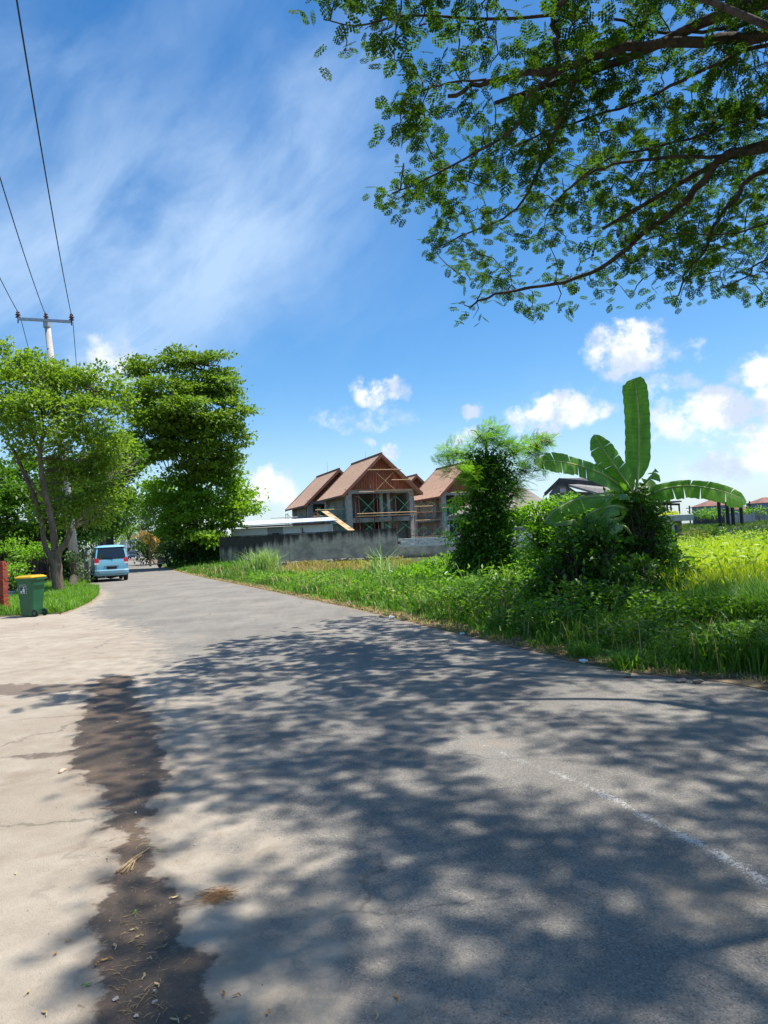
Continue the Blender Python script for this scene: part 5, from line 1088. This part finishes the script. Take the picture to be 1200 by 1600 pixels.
for z, w, d, oy in ((.986, .26, .295, 0), (1.005, .27, .305, 0), (1.025, .26, .295, 0), (1.055, .20, .225, .02)):
    for (a, b) in ((-w+.05, -d), (w-.05, -d), (w, -d+.05), (w, d-.05), (w-.05, d), (-w+.05, d), (-w, d-.05), (-w, -d+.05)): V.append((a, b+oy, z))
mb.add(V, [tuple(range(7, -1, -1)), tuple(range(24, 32))]+[(q*8+k, q*8+(k+1) % 8, q*8+8+(k+1) % 8, q*8+8+k) for q in range(3) for k in range(8)]); L_ = mb.build('lid', lidm, B)
for k in (-.12, 0, .12):
    mb = MB(); mb.box(k-.012, k+.012, -.18, .2, 1.052, 1.064, ch=.003); mb.build('lid_rib', lidm, L_)
for s in (-1, 1):
    mb = MB(); mb.lathe([(.03, -.022), (.075, -.026), (.092, -.018), (.092, .018), (.075, .026), (.03, .022)], (s*.165, .25, .092), 18, 'x'); w_ = mb.build('wheel', blk, B, smooth=False)
    mb = MB(); mb.lathe([(.0, -.034), (.045, -.034), (.05, .034), (0, .034)], (s*.165, .25, .092), 10, 'x'); mb.build('hub', binm, w_)
mb = MB(); mb.tube([(-.19, .25, .092), (.19, .25, .092)], .014, 8); mb.build('axle', blk, B)
mb = MB(); mb.tube([(-.18, .28, .95), (-.18, .34, .965), (.18, .34, .965), (.18, .28, .95)], .017, 8); mb.build('handle', binm, B)
# pictogram sticker on the front-left face: white frame, dark field, person putting litter in a basket
stw = mat('sticker white', (.62, .66, .66), rough=.6); std = mat('sticker dark green', (.01, .06, .05), rough=.5)
def onface(u, v, off):   # u across, v up on the left (-x) face
    f = (v-.03)/.9; x = (.19+(.235-.19)*f)+off; return (x, u, v)
def facepoly(pts, off, name, m_, par):
    mb = MB(); n = len(pts); mb.add([onface(u, v, off) for u, v in pts]+[onface(u, v, off-.003) for u, v in pts], [tuple(range(n))]+[(k, n+k, n+(k+1) % n, (k+1) % n) for k in range(n)]); return mb.build(name, m_, par)
u0, v0 = -.04, .60
fr = facepoly([(u0-.10, v0), (u0+.10, v0), (u0+.10, v0+.225), (u0-.10, v0+.225)], .005, 'sticker', stw, B)
facepoly([(u0-.092, v0+.008), (u0+.092, v0+.008), (u0+.092, v0+.172), (u0-.092, v0+.172)], .008, 'sticker_field', std, fr)
facepoly([(u0-.092, v0+.182), (u0+.092, v0+.182), (u0+.092, v0+.216), (u0-.092, v0+.216)], .008, 'sticker_band', std, fr)
facepoly([(u0-.01, v0+.04), (u0+.05, v0+.02), (u0+.055, v0+.11), (u0+.03, v0+.135), (u0+.0, v0+.12), (u0-.03, v0+.085), (u0-.02, v0+.08), (u0+.005, v0+.095)], .011, 'sticker_figure', stw, fr)
facepoly([(u0+.015, v0+.14), (u0+.04, v0+.14), (u0+.045, v0+.16), (u0+.028, v0+.168), (u0+.012, v0+.158)], .011, 'sticker_figure_head', stw, fr)
facepoly([(u0-.07, v0+.02), (u0-.035, v0+.02), (u0-.025, v0+.07), (u0-.08, v0+.07)], .011, 'sticker_basket', stw, fr)

# brick stack -------------------------------------------------------------
bm_ = [mat('red brick', (.36, .075, .035), (.25, .05, .028), sc_=9, rough=.9, bump=.4, bsc=60), mat('dark red brick', (.23, .05, .035), (.32, .085, .05), sc_=9, rough=.9, bump=.4, bsc=60)]
g = gr(10, 958); t = empty('brick_stack', (g[0]-.15, g[1], 0), 'tall stack of new red bricks at the left edge of the photo', 'brick stack')
proto = []
for m_ in bm_: mb = MB(); mb.box(0, .212, 0, .1, 0, .052, ch=.003); o = mb.build('brick', m_, t); proto.append(o); 
first = [True, True]
for row in range(26):
    z = row*.0545; setb = 0 if row > 3 else .09
    if row % 2 == 0:
        spots = [(-.62+.216*k+setb, j*.105-.05, 0) for k in range(3) for j in range(3)]
    else:
        spots = [(-.62+.108*k+.1+setb, -.05, R(90)) for k in range(6)]
    for (x, y, rz) in spots:
        q = random.randint(0, 1)
        if first[q]: o = proto[q]; first[q] = False
        else: o = link('brick', proto[q].data, t)
        o.location = (x+random.uniform(-.006, .006)+.09, y+random.uniform(-.008, .008), z); o.rotation_euler = (0, 0, rz+random.uniform(-.03, .03))

# generic wheel -----------------------------------------------------------
rimm = mat('steel wheel rim', (.35, .36, .38), rough=.4, metal=.6)
def wheel(par, c, r_, w):
    mb = MB(); h = w/2; mb.lathe([(r_*.6, -h*.8), (r_*.9, -h), (r_, -h*.7), (r_, h*.7), (r_*.9, h), (r_*.6, h*.8)], c, 24, 'x'); a = mb.build('wheel', blk, par, smooth=True)
    mb = MB(); mb.lathe([(0, -h*.7), (r_*.2, -h*.75), (r_*.58, -h*.6), (r_*.62, -h*.85), (r_*.62, h*.85), (r_*.58, h*.6), (r_*.2, h*.75), (0, h*.7)], c, 16, 'x'); mb.build('rim', rimm, a); return a
# blue minivan --------------------------------------------------------------
carp = mat('pale blue car paint', (.17, .42, .56), (.19, .45, .58), sc_=2, rough=.28, spec=.6, obj=True); glass = mat('dark car glass', (.012, .016, .018), rough=.05, spec=.9)
blkp = mat('black plastic trim', (.02, .02, .022), rough=.5); redl = mat('red lamp lens', (.42, .012, .02), rough=.15, spec=.7); wht = mat('clear lamp lens', (.6, .6, .58), rough=.15); greyp = mat('grey bumper plastic', (.15, .30, .38), rough=.45)
platem = mat('black number plate', (.015, .015, .018), rough=.4)
def minivan():
    v = empty('minivan', (0, 0, 0), 'pale blue minivan parked on the left side of the road, seen from behind', 'van')
    # ring of cross-section points: z, half width, rear shift(y at tail), front taper index
    zs = [.30, .45, .72, 1.00, 1.12, 1.50, 1.76, 1.84, 1.865]; hw = [.74, .80, .825, .825, .815, .755, .70, .60, .30]
    rear = [.05, .0, -.02, .0, .02, .13, .24, .32, .42]; front = [4.05, 4.14, 4.16, 4.1, 3.98, 3.4, 2.95, 2.75, 2.6]
    st = [0, .03, .10, .3, .6, .85, .95, 1.0]; pin = [.94, .975, 1., 1., 1., .96, .90, .80]
    V = []; n = len(zs); ring = n*2
    for s_, p_ in zip(st, pin):
        for sd in (-1, 1):
            for k in (range(n) if sd == -1 else range(n-1, -1, -1)): V.append((sd*hw[k]*p_, rear[k]+(front[k]-rear[k])*s_, zs[k]))
    F = [(i*ring+k, (i+1)*ring+k, (i+1)*ring+(k+1) % ring, i*ring+(k+1) % ring) for i in range(len(st)-1) for k in range(ring)]
    for k in range(n-1): F.append((k, k+1, ring-2-k, ring-1-k)); q = (len(st)-1)*ring; F.append((q+k, q+ring-1-k, q+ring-2-k, q+k+1))
    mb = MB(); mb.add(V, F); bo = mb.build('body', carp, v, smooth=False)
    for p in bo.data.polygons: p.use_smooth = True
    try: bo.data.set_sharp_from_angle(angle=R(38))
    except Exception: pass
    def ry(z): return np.interp(z, zs, rear)
    def wx(z, s_=1.): return np.interp(z, zs, hw)*s_
    def rearquad(x0, x1, z0, z1, name, m_, off=.012, th=.02, par=None, nz=4, rr=0.):
        mb = MB(); V = []; zz = np.linspace(z0, z1, nz)
        for o_ in (off, off-th):
            for z in zz:
                k = wx(z)/wx(z0); V += [(x0*k, ry(z)-o_, z), (x1*k, ry(z)-o_, z)]
        m2 = nz*2; F = [(2*i, 2*i+1, 2*i+3, 2*i+2) for i in range(nz-1)]+[(m2+2*i+2, m2+2*i+3, m2+2*i+1, m2+2*i) for i in range(nz-1)]
        F += [(2*i, 2*i+2, m2+2*i+2, m2+2*i) for i in range(nz-1)]+[(2*i+3, 2*i+1, m2+2*i+1, m2+2*i+3) for i in range(nz-1)]+[(1, 0, m2, m2+1), (m2-2, m2-1, 2*m2-1, 2*m2-2)]
        mb.add(V, F); return mb.build(name, m_, par or v)
    tg = rearquad(-.70, .70, .60, 1.13, 'tailgate', carp, .022, .03)
    rearquad(-.69, .69, 1.16, 1.74, 'rear_window', glass, .016, .03, nz=6)
    rearquad(-.72, .72, 1.75, 1.80, 'roof_spoiler', carp, .06, .09, nz=2)
    for z in (1.135,): rearquad(-.71, .71, z, z+.02, 'window_seal', blkp, .018, .02, nz=2)
    rearquad(-.36, .36, .80, .835, 'licence_garnish', rimm, .045, .03, tg, 2)
    rearquad(-.24, .24, .635, .765, 'number_plate', platem, .034, .02, tg, 2)
    for sd in (-1, 1):
        a, b = (.60, .81) if sd > 0 else (-.81, -.60)
        rearquad(a, b, .98, 1.20, 'tail_lamp', redl, .03, .05, nz=2); rearquad(a*1.0, b*1.0, .88, .975, 'reversing_lamp', wht, .028, .05, nz=2)
    # rear bumper
    prof = [(-.10, .34), (-.15, .42), (-.15, .56), (-.11, .61), (.0, .61), (.02, .34)]; V = []; xs = [-.83, -.80, -.6, 0, .6, .80, .83]; sh = [.22, .07, .01, 0, .01, .07, .22]
    for x, s_ in zip(xs, sh):
        for y, z in prof: V.append((x, y+s_, z))
    m_ = len(prof); F = [(i*m_+k, (i+1)*m_+k, (i+1)*m_+(k+1) % m_, i*m_+(k+1) % m_) for i in range(len(xs)-1) for k in range(m_)]+[tuple(range(m_)), tuple((len(xs)-1)*m_+k for k in range(m_-1, -1, -1))]
    mb = MB(); mb.add(V, F); mb.build('rear_bumper', greyp, v)
    # wiper
    mb = MB(); mb.bar((.05, -.02, 1.12), (.05, .0, 1.2), .03, .03); mb.bar((.05, -.015, 1.19), (-.42, .005, 1.26), .022, .022); mb.build('rear_wiper', blkp, v)
    # side windows and doors
    for sd in (-1, 1):
        for (y0, y1) in ((.35, 1.15), (1.25, 2.05), (2.15, 2.85)):
            V = []
            for z in (1.16, 1.4, 1.68):
                f = .955 if y1 > 2.5 else 1.; 
                for y in (y0+(.05 if z > 1.5 else 0), y1-(.12 if (z > 1.5 and y1 > 2.5) else 0)):
                    s_ = (y-ry(z))/(np.interp(z, zs, front)-ry(z)); V.append((sd*(wx(z)*np.interp(s_, st, pin)+.008), y, z))
            mb = MB(); mb.add(V, [(0, 1, 3, 2), (2, 3, 5, 4)] if sd > 0 else [(0, 2, 3, 1), (2, 4, 5, 3)]); mb.build('side_window', glass, v)
        for y in (1.2, 2.1): mb = MB(); mb.box(sd*.826-.004, sd*.826+.004, y-.008, y+.008, .45, 1.0); mb.build('door_gap', blkp, v)
        mb = MB(); mb.box(min(sd*.80, sd*.835), max(sd*.80, sd*.835), .9, 3.2, .34, .42); mb.build('side_sill', greyp, v)
        mb = MB(); mb.bar((sd*.82, 2.95, 1.1), (sd*.98, 2.93, 1.14), .05, .04); mb.box(min(sd*.93, sd*1.08), max(sd*.93, sd*1.08), 2.86, 2.96, 1.05, 1.26, ch=.02); mb.build('door_mirror', carp if sd > 0 else mat('white mirror shell', (.6, .62, .62), rough=.4), v)
        mb = MB(); mb.box(sd*.60-.015, sd*.60+.015, .6, 2.6, 1.86, 1.89); mb.build('roof_rail', blkp, v)
        for y in (.80, 3.45): wheel(v, (sd*.73, y, .31), .31, .19)
    mb = MB(); mb.box(-.70, .70, .35, 3.9, .22, .34); mb.build('underbody', blkp, v)
    mb = MB(); mb.tube([(-.3, .9, .26), (-.3, -.05, .25)], .03, 8); mb.build('exhaust_pipe', rimm, v)
    mb = MB(); mb.tube([(-.6, .8, .3), (0, .8, .24), (.6, .8, .3)], [.05, .12, .05], 8); mb.build('rear_axle', blkp, v)
    for x in (-.36, .36):
        mb = MB(); mb.box(x-.16, x+.16, .45, .5, 1.0, 1.35, ch=.02); mb.build('seat_back', blkp, v)
    return v
V_ = minivan(); g = gr(173, 909); V_.location = (g[0], g[1]+.2, 0); V_.rotation_euler = (0, 0, R(25.5))
# far car ---------------------------------------------------------------
def smallcar(label, px, py, D_, m_, rz):
    g = at(px, py, D_); v = empty('car', (g[0], D_, 0), label, 'car'); v.rotation_euler = (0, 0, rz)
    prof = [(-2., .35), (-2.05, .7), (-1.3, .88), (-.7, 1.42), (.9, 1.45), (1.6, .95), (2.05, .85), (2.1, .35)]; mb = MB(); V = []
    for x, k in ((-.82, 0), (-.74, 1), (.74, 1), (.82, 0)):
        for a, z in prof: V.append((x, a, z if k else min(z, .95)))
    m = 8; mb.add(V, [(i*m+k, i*m+(k+1) % m, (i+1)*m+(k+1) % m, (i+1)*m+k) for i in range(3) for k in range(m)]+[tuple(range(m-1, -1, -1)), tuple(range(3*m, 4*m))]); mb.build('body', m_, v)
    for y, z0, y2, z2 in ((-1.32, .93, -.78, 1.38),):
        mb = MB(); mb.add([(-.68, y-.03, z0), (.68, y-.03, z0), (.62, y2-.03, z2), (-.62, y2-.03, z2)], [(0, 1, 2, 3)]); mb.build('windscreen', glass, v)
    for s in (-1, 1):
        mb = MB(); mb.box(s*.62-.12, s*.62+.12, -2.10, -2.04, .6, .75); mb.build('headlight', wht, v)
        for y in (-1.35, 1.35): wheel(v, (s*.74, y, .31), .31, .18)
    return v
smallcar('small dark blue car far away at the end of the road', 209, 864, 128, mat('dark blue paint', (.05, .08, .14), rough=.3, spec=.6), R(12))
# motorcycles -------------------------------------------------------------
mcp = mat('black motorcycle plastic', (.02, .021, .025), rough=.25, spec=.6)
def motorcycle(label, loc, rz, grp='parked motorcycles'):
    v = empty('motorcycle', loc, label, 'motorcycle', grp); v.rotation_euler = (0, 0, rz)
    for y, nm in ((-.62, 0), (.62, 1)):
        mb = MB(); mb.lathe([(.22, -.04), (.28, -.05), (.30, 0), (.28, .05), (.22, .04)], (0, y, .30), 20, 'x'); w_ = mb.build('wheel', blk, v, smooth=True)
        mb = MB(); mb.lathe([(.03, -.03), (.03, .03)], (0, y, .3), 8, 'x'); [mb.bar((0, y, .3), (0, y+.22*math.cos(q), .3+.22*math.sin(q)), .012) for q in np.arange(6)*math.pi/3]; mb.build('spokes', rimm, w_)
    mb = MB(); mb.prism([(-.75, .62), (-.85, .78), (-.35, .80), (.1, .60), (.28, .95), (.42, .98), (.45, .75), (.35, .4), (.1, .32), (-.3, .34)], -.12, .12, 'yz'); mb.build('body', mcp, v)
    mb = MB(); mb.prism([(-.82, .79), (-.78, .88), (-.3, .86), (.02, .76), (.05, .68), (-.32, .80)], -.13, .13, 'yz'); mb.build('seat', blk, v)
    mb = MB(); mb.tube([(-.34, .28, 1.08), (-.2, .38, 1.04), (0, .42, 1.0), (.2, .38, 1.04), (.34, .28, 1.08)], .018, 6); mb.build('handlebar', blk, v)
    mb = MB(); [mb.tube([(s*.06, .45, .9), (s*.07, .62, .3)], .025, 6) for s in (-1, 1)]; mb.build('fork', rimm, v)
    mb = MB(); mb.lathe([(.03, -.06), (.09, -.03), (.10, .04), (.05, .06)], (0, .50, .93), 12, 'y'); mb.build('headlight', wht, v)
    mb = MB(); mb.box(-.07, .07, -.88, -.84, .66, .74); mb.build('tail_light', redl, v)
    for s in (-1, 1):
        mb = MB(); mb.tube([(s*.28, .30, 1.07), (s*.32, .28, 1.2)], .008, 5); mb.box(s*.34-.06, s*.34+.06, .26, .28, 1.18, 1.26); mb.build('mirror', mcp, v)
    mb = MB(); mb.tube([(.13, .1, .3), (.14, -.7, .38)], [.03, .05], 8); mb.build('exhaust_pipe', rimm, v)
    return v
g = gr(257, 887); motorcycle('black motorcycle parked in the shade on the right side of the far road', g, R(232))
g = gr(72, 925); motorcycle('dark motorcycle in the shade behind the green bin', (g[0]-.4, g[1]-1.2, 0), R(70)); motorcycle('dark motorcycle half hidden behind the leafy bush', (g[0]-2.2, g[1]+.4, 0), R(80))
# timber shelter behind the bin
tim = mat('blackened timber', (.045, .035, .028), (.08, .06, .045), sc_=5, rough=.9)
g = gr(45, 914); Dd = g[1]; t = empty('timber_shelter', (g[0]-1.2, Dd, 0), 'dark timber post shelter in the shade behind the bin', 'shelter')
for px in (-40, 8, 37, 59, 76):
    for dy in (0, 2.6):
        x = at(px, 900, Dd)[0]; mb = MB(); mb.box(x-.07, x+.07, Dd+dy-.07, Dd+dy+.07, 0, 2.2); mb.build('post', tim, t, world=True)
xa_, xb_ = at(-45, 900, Dd)[0], at(80, 900, Dd)[0]
for z, h in ((1.15, .1), (.62, .08), (2.2, .14)):
    for dy in (0, 2.6): mb = MB(); mb.box(xa_, xb_, Dd+dy-.1, Dd+dy-.072, z, z+h); mb.build('rail', tim, t, world=True)
mb = MB(); mb.box(xa_-.2, xb_+.2, Dd-.4, Dd+3, 2.36, 2.42); mb.build('roof', tim, t, world=True)
mb = MB(); mb.box(xa_, xb_, Dd+2.8, Dd+2.9, 0, 2.3); mb.build('back_wall', tim, t, world=True)
g = gr(40, 935); mb = MB(); mb.box(g[0]-1.6, g[0]+.3, g[1], g[1]+.25, 0, .28, ch=.02); mb.build('low_kerb_wall', conc, None, 'low pale concrete kerb wall behind the bin', 'kerb wall')
# leaning dead trunk and pale bamboo poles
a, b = gr(112, 922), gr(95, 905)+np.array([0, 2, 1.7]); mb = MB(); mb.tube(smooth_poly([a, a*.6+b*.4+np.array([.1, 0, .05]), b], 4), np.linspace(.2, .12, 9), 9); mb.build('dead_log', barkd, None, 'thick dead log leaning between the street tree and the concrete pole', 'log', smooth=True)
bam = mat('bleached bamboo', (.50, .46, .38), (.4, .34, .26), sc_=5, rough=.7)
for i, (x0, y0, x1, y1, lb) in enumerate(((138, 891, 134, 856, 'white bamboo pole leaning beside the blue van'), (134, 892, 130, 862, 'shorter grey bamboo stake left of the white one'))):
    a = at(x0, y0+4, 40); b = at(x1, y1, 40.5); a[2] = 0; mb = MB(); mb.tube([a, (a+b)/2+np.array([.05, 0, 0]), b], [.08, .07, .055], 8); mb.build('bamboo_pole', bam, None, lb, 'pole', 'bamboo poles beside the van', smooth=True)
# things at the far end of the road
farwh = mat('pale far wall', (.6, .62, .64), rough=.9)
for px, py, D_, w, h, lb in ((214, 862, 170, 5, 3.6, 'pale little building at the very end of the road'), (200, 862, 150, 3, 6, 'pale narrow far building left of the road end')):
    a = at(px, py, D_); t = empty('far_building', (a[0], D_, 0), lb, 'building'); mb = MB(); mb.box(a[0]-w/2, a[0]+w/2, D_, D_+5, 0, h); mb.build('wall', farwh, t, world=True); mb = MB(); mb.box(a[0]-w/2-.3, a[0]+w/2+.3, D_-.3, D_+5.3, h+.003, h+.3); mb.build('roof', hroof, t, world=True); mb = MB(); mb.box(a[0]-.6, a[0]+.6, D_-.05, D_-.004, 0, 2.1); mb.build('door', dark, t, world=True)
p = at(196, 838, 90); mb = MB(); mb.tube([(p[0], 90, 0), (p[0], 90, p[2])], .14, 8); mb.build('far_road_pole', polem, None, 'pale pole far down the road above the right side of the van', 'pole')

# ---------------------------------------------------------------- litter in the foreground
leafb = mat('brown dead leaf', (.30, .15, .05), (.42, .24, .09), sc_=20, rough=.8); leafy = mat('yellow dead leaf', (.40, .30, .14), (.50, .40, .24), sc_=20, rough=.8); leafg = mat('fresh fallen leaf', (.10, .26, .03), rough=.6)
def leafobj(label, p, m_, L, grp=None):
    a = random.uniform(0, 6.28); w = L*random.uniform(.35, .5); mb = MB(); V = []; n = 7
    for i in range(n):
        s = i/(n-1); ww = w*math.sin(math.pi*(s*.92+.04))**.8; z = .004+.25*L*(s-.5)**2*random.uniform(.6, 1.6)
        for c in (-1, 0, 1): V.append((s*L-L/2, c*ww/2, z+abs(c)*L*.10*random.uniform(.4, 1.3)))
    mb.add(V, [(i*3+c, i*3+c+3, i*3+c+4, i*3+c+1) for i in range(n-1) for c in range(2)]); mb.tube([(-L*.5, 0, .01), (-L*.85, .01, .004)], .0022, 4)
    o = mb.build('fallen_leaf', m_, None, label, 'leaf', grp, origin=np.zeros(3)); o.location = (p[0], p[1], .002); o.rotation_euler = (0, 0, a); return o
for (px, py, k) in ((418, 1586, 0), (350, 1555, 0), (368, 1558, 0), (272, 1596, 1), (70, 1584, 1), (88, 1492, 0), (290, 1595, 0), (24, 1366, 1), (150, 1510, 0), (164, 1502, 0), (207, 1455, 1), (232, 1500, 1), (105, 1472, 0), (226, 1526, 1), (168, 1342, 1), (274, 1404, 1), (792, 1586, 0), (45, 1552, 1), (215, 1466, 1), (245, 1540, 1), (180, 1480, 1), (590, 1588, 1), (130, 1270, 1), (262, 1250, 1), (620, 1560, 0)):
    leafobj(('brown', 'yellowish')[k]+' dry curled leaf lying '+('in the damp runnel' if 150 < px < 262 else ('on the pale concrete left of the runnel' if px <= 150 else 'on the asphalt right of the runnel')), gr(px, py), (leafb, leafy)[k], random.uniform(.014, .032), 'dry fallen leaves')
for px, py, lb in ((252, 1330, 'small bright green leaf beside the straw stick'), (212, 1426, 'small green leaf in the middle of the damp runnel'), (138, 1541, 'larger olive green leaf by the left side of the damp runnel')):
    leafobj(lb, gr(px, py), leafg, .026)
straw = mat('straw', (.22, .15, .08), (.40, .29, .16), sc_=30, rough=.8)
t = empty('palm_stick', gr(205, 1345), 'split dry palm stalk lying across the damp runnel', 'stick')
for (x0, y0, x1, y1, r_) in ((182, 1365, 234, 1327, .006), (190, 1366, 222, 1338, .005), (205, 1362, 213, 1345, .003), (198, 1366, 206, 1352, .0025)):
    a, b = gr(x0, y0), gr(x1, y1); mb = MB(); mb.tube([a+np.array([0, 0, .006]), (a+b)/2+np.array([0, .004, .012]), b+np.array([0, 0, .008])], [r_, r_, r_*.5], 5); mb.build('split', straw, t, world=True)
g = gr(340, 1403); t = empty('dry_grass_clump', g, 'little tangled clump of dry brown roots on the road', 'dry grass clump')
P = []; V, F, o_ = [], [], 0
for k in range(120):
    a = g+np.append(rng.normal(0, .028, 2), .003+abs(rng.normal(0, .008))); d = rng.normal(0, .03, 3)*np.array([1.3, 1, .35]); v_, f_ = tube_np([a-d, a+np.array([0, 0, .008]), a+d], .0011, 3, False); v_[:, 2] = np.maximum(v_[:, 2], .002); V.append(v_); F.append(np.array(f_)+o_); o_ += len(v_)
mesh_np('stalks', np.vstack(V), np.vstack(F), mat('dry root', (.30, .15, .07), (.42, .26, .13), sc_=30, rough=.9), t)['kind'] = 'stuff'
# loose straw
V, F, o_ = [], [], 0
for k in range(330):
    if k < 400: y = rng.choice([1600, 1560, 1530, 1500, 1470, 1440, 1400, 1340, 1300, 1250, 1200, 1150]); c = gr(215+rng.normal(0, 32), y+rng.uniform(-30, 30))
    else: c = gr(rng.uniform(-20, 420), rng.uniform(1130, 1640))
    an = rng.normal(.5, .9); l_ = rng.uniform(.004, .026)*(1 if k < 400 else .7); d = np.array([math.cos(an), math.sin(an), 0])*l_; v_, f_ = tube_np([c-d+np.array([0, 0, .003]), c+np.array([0, 0, .005]), c+d+np.array([0, 0, .003])], rng.uniform(.0005, .0015), 3, False); V.append(v_); F.append(np.array(f_)+o_); o_ += len(v_)
o = mesh_np('straw_litter', np.vstack(V), np.vstack(F), straw); tag(o, 'scattered bits of straw on the damp runnel and yard', kind='stuff')
# grit and pebbles
P = np.stack([rng.uniform(-3, 3.2, 2600), np.exp(rng.uniform(math.log(2.0), math.log(9), 2600)), np.zeros(2600)], 1); keep = (np.abs(P[:, 0]-xl(P[:, 1])) < rng.exponential(.55, 2600)) | (rng.random(2600) < .10)
P = P[keep]; V, F = [], []
for k, p in enumerate(P):
    r_ = rng.uniform(.0015, .0055)*(1 if rng.random() < .97 else 1.8); a = rng.uniform(0, 3); q = np.array([[math.cos(a+j*2.094)*r_*rng.uniform(.7, 1.2), math.sin(a+j*2.094)*r_*rng.uniform(.7, 1.2), 0] for j in range(3)]+[[0, 0, r_*1.1]]); V.append(p+q); F += [(4*k, 4*k+1, 4*k+3), (4*k+1, 4*k+2, 4*k+3), (4*k+2, 4*k, 4*k+3)]
mesh_np('loose_grit', np.vstack(V), np.array(F), mat('grit', (.10, .08, .06), (.36, .31, .25), sc_=40, rough=.9, lo=.45, hi=.55))['kind'] = 'stuff'
def hull(name, label, cat, c, size, m_, n=16, grp=None):
    v = rvec(n)*np.array(size); v[:, 2] += size[2]*.7; bm = bmesh.new(); [bm.verts.new(p) for p in v]; bmesh.ops.convex_hull(bm, input=bm.verts); me = bpy.data.meshes.new(name); bm.to_mesh(me); bm.free(); me.materials.append(m_); o = link(name, me); o.location = (c[0], c[1], .001); o.rotation_euler = (0, 0, random.random()*3); return tag(o, label, cat, grp)
hull('brick_chip', 'pale pinkish brick chip at the left edge of the damp runnel', 'brick chip', gr(97, 1206), (.045, .025, .012), mat('pale brick chip', (.5, .33, .24), (.55, .42, .33), sc_=30))
for px, py, s_ in ((147, 1106, .02), (183, 1130, .018), (212, 1271, .014), (305, 1321, .01), (243, 1550, .012), (182, 1563, .014), (213, 1590, .011), (242, 1567, .012), (228, 1261, .009), (292, 1228, .008)):
    hull('pebble', 'small pale pebble lying on the ground in the foreground', 'pebble', gr(px, py), (s_, s_*.8, s_*.5), mat('pale pebble', (.34, .31, .27), rough=.8), 12, 'pale pebbles')
hull('litter_scrap', 'tiny magenta scrap in the damp runnel', 'scrap', gr(205, 1152), (.018, .012, .004), mat('magenta plastic', (.5, .03, .25), rough=.5), 8)
plas = mat('pale plastic', (.55, .66, .64), (.7, .75, .74), sc_=12, rough=.35)
for px, py, s_, lb in ((612, 967, .09, 'crumpled pale green plastic scrap on the road edge'), (912, 1036, .06, 'crumpled clear plastic cup in the grass edge below the banana plant'), (722, 992, .05, 'small white scrap at the road edge')):
    hull('plastic_litter', lb, 'litter', gr(px, py), (s_, s_*.6, s_*.5), plas, 22)
for px, py in ((596, 964), (590, 966), (980, 1058), (1065, 1066), (1090, 1068)):
    hull('roadside_stone', 'brown stone lying on the dry road shoulder', 'stone', gr(px, py), (.06, .04, .025), mat('brown stone', (.22, .17, .12), (.3, .25, .2), sc_=8, rough=.9), 14, 'stones on the road shoulder')
print('tris', sum(len(o.data.polygons) for o in COL.objects if o.type == 'MESH'), 'objs', len(COL.objects))
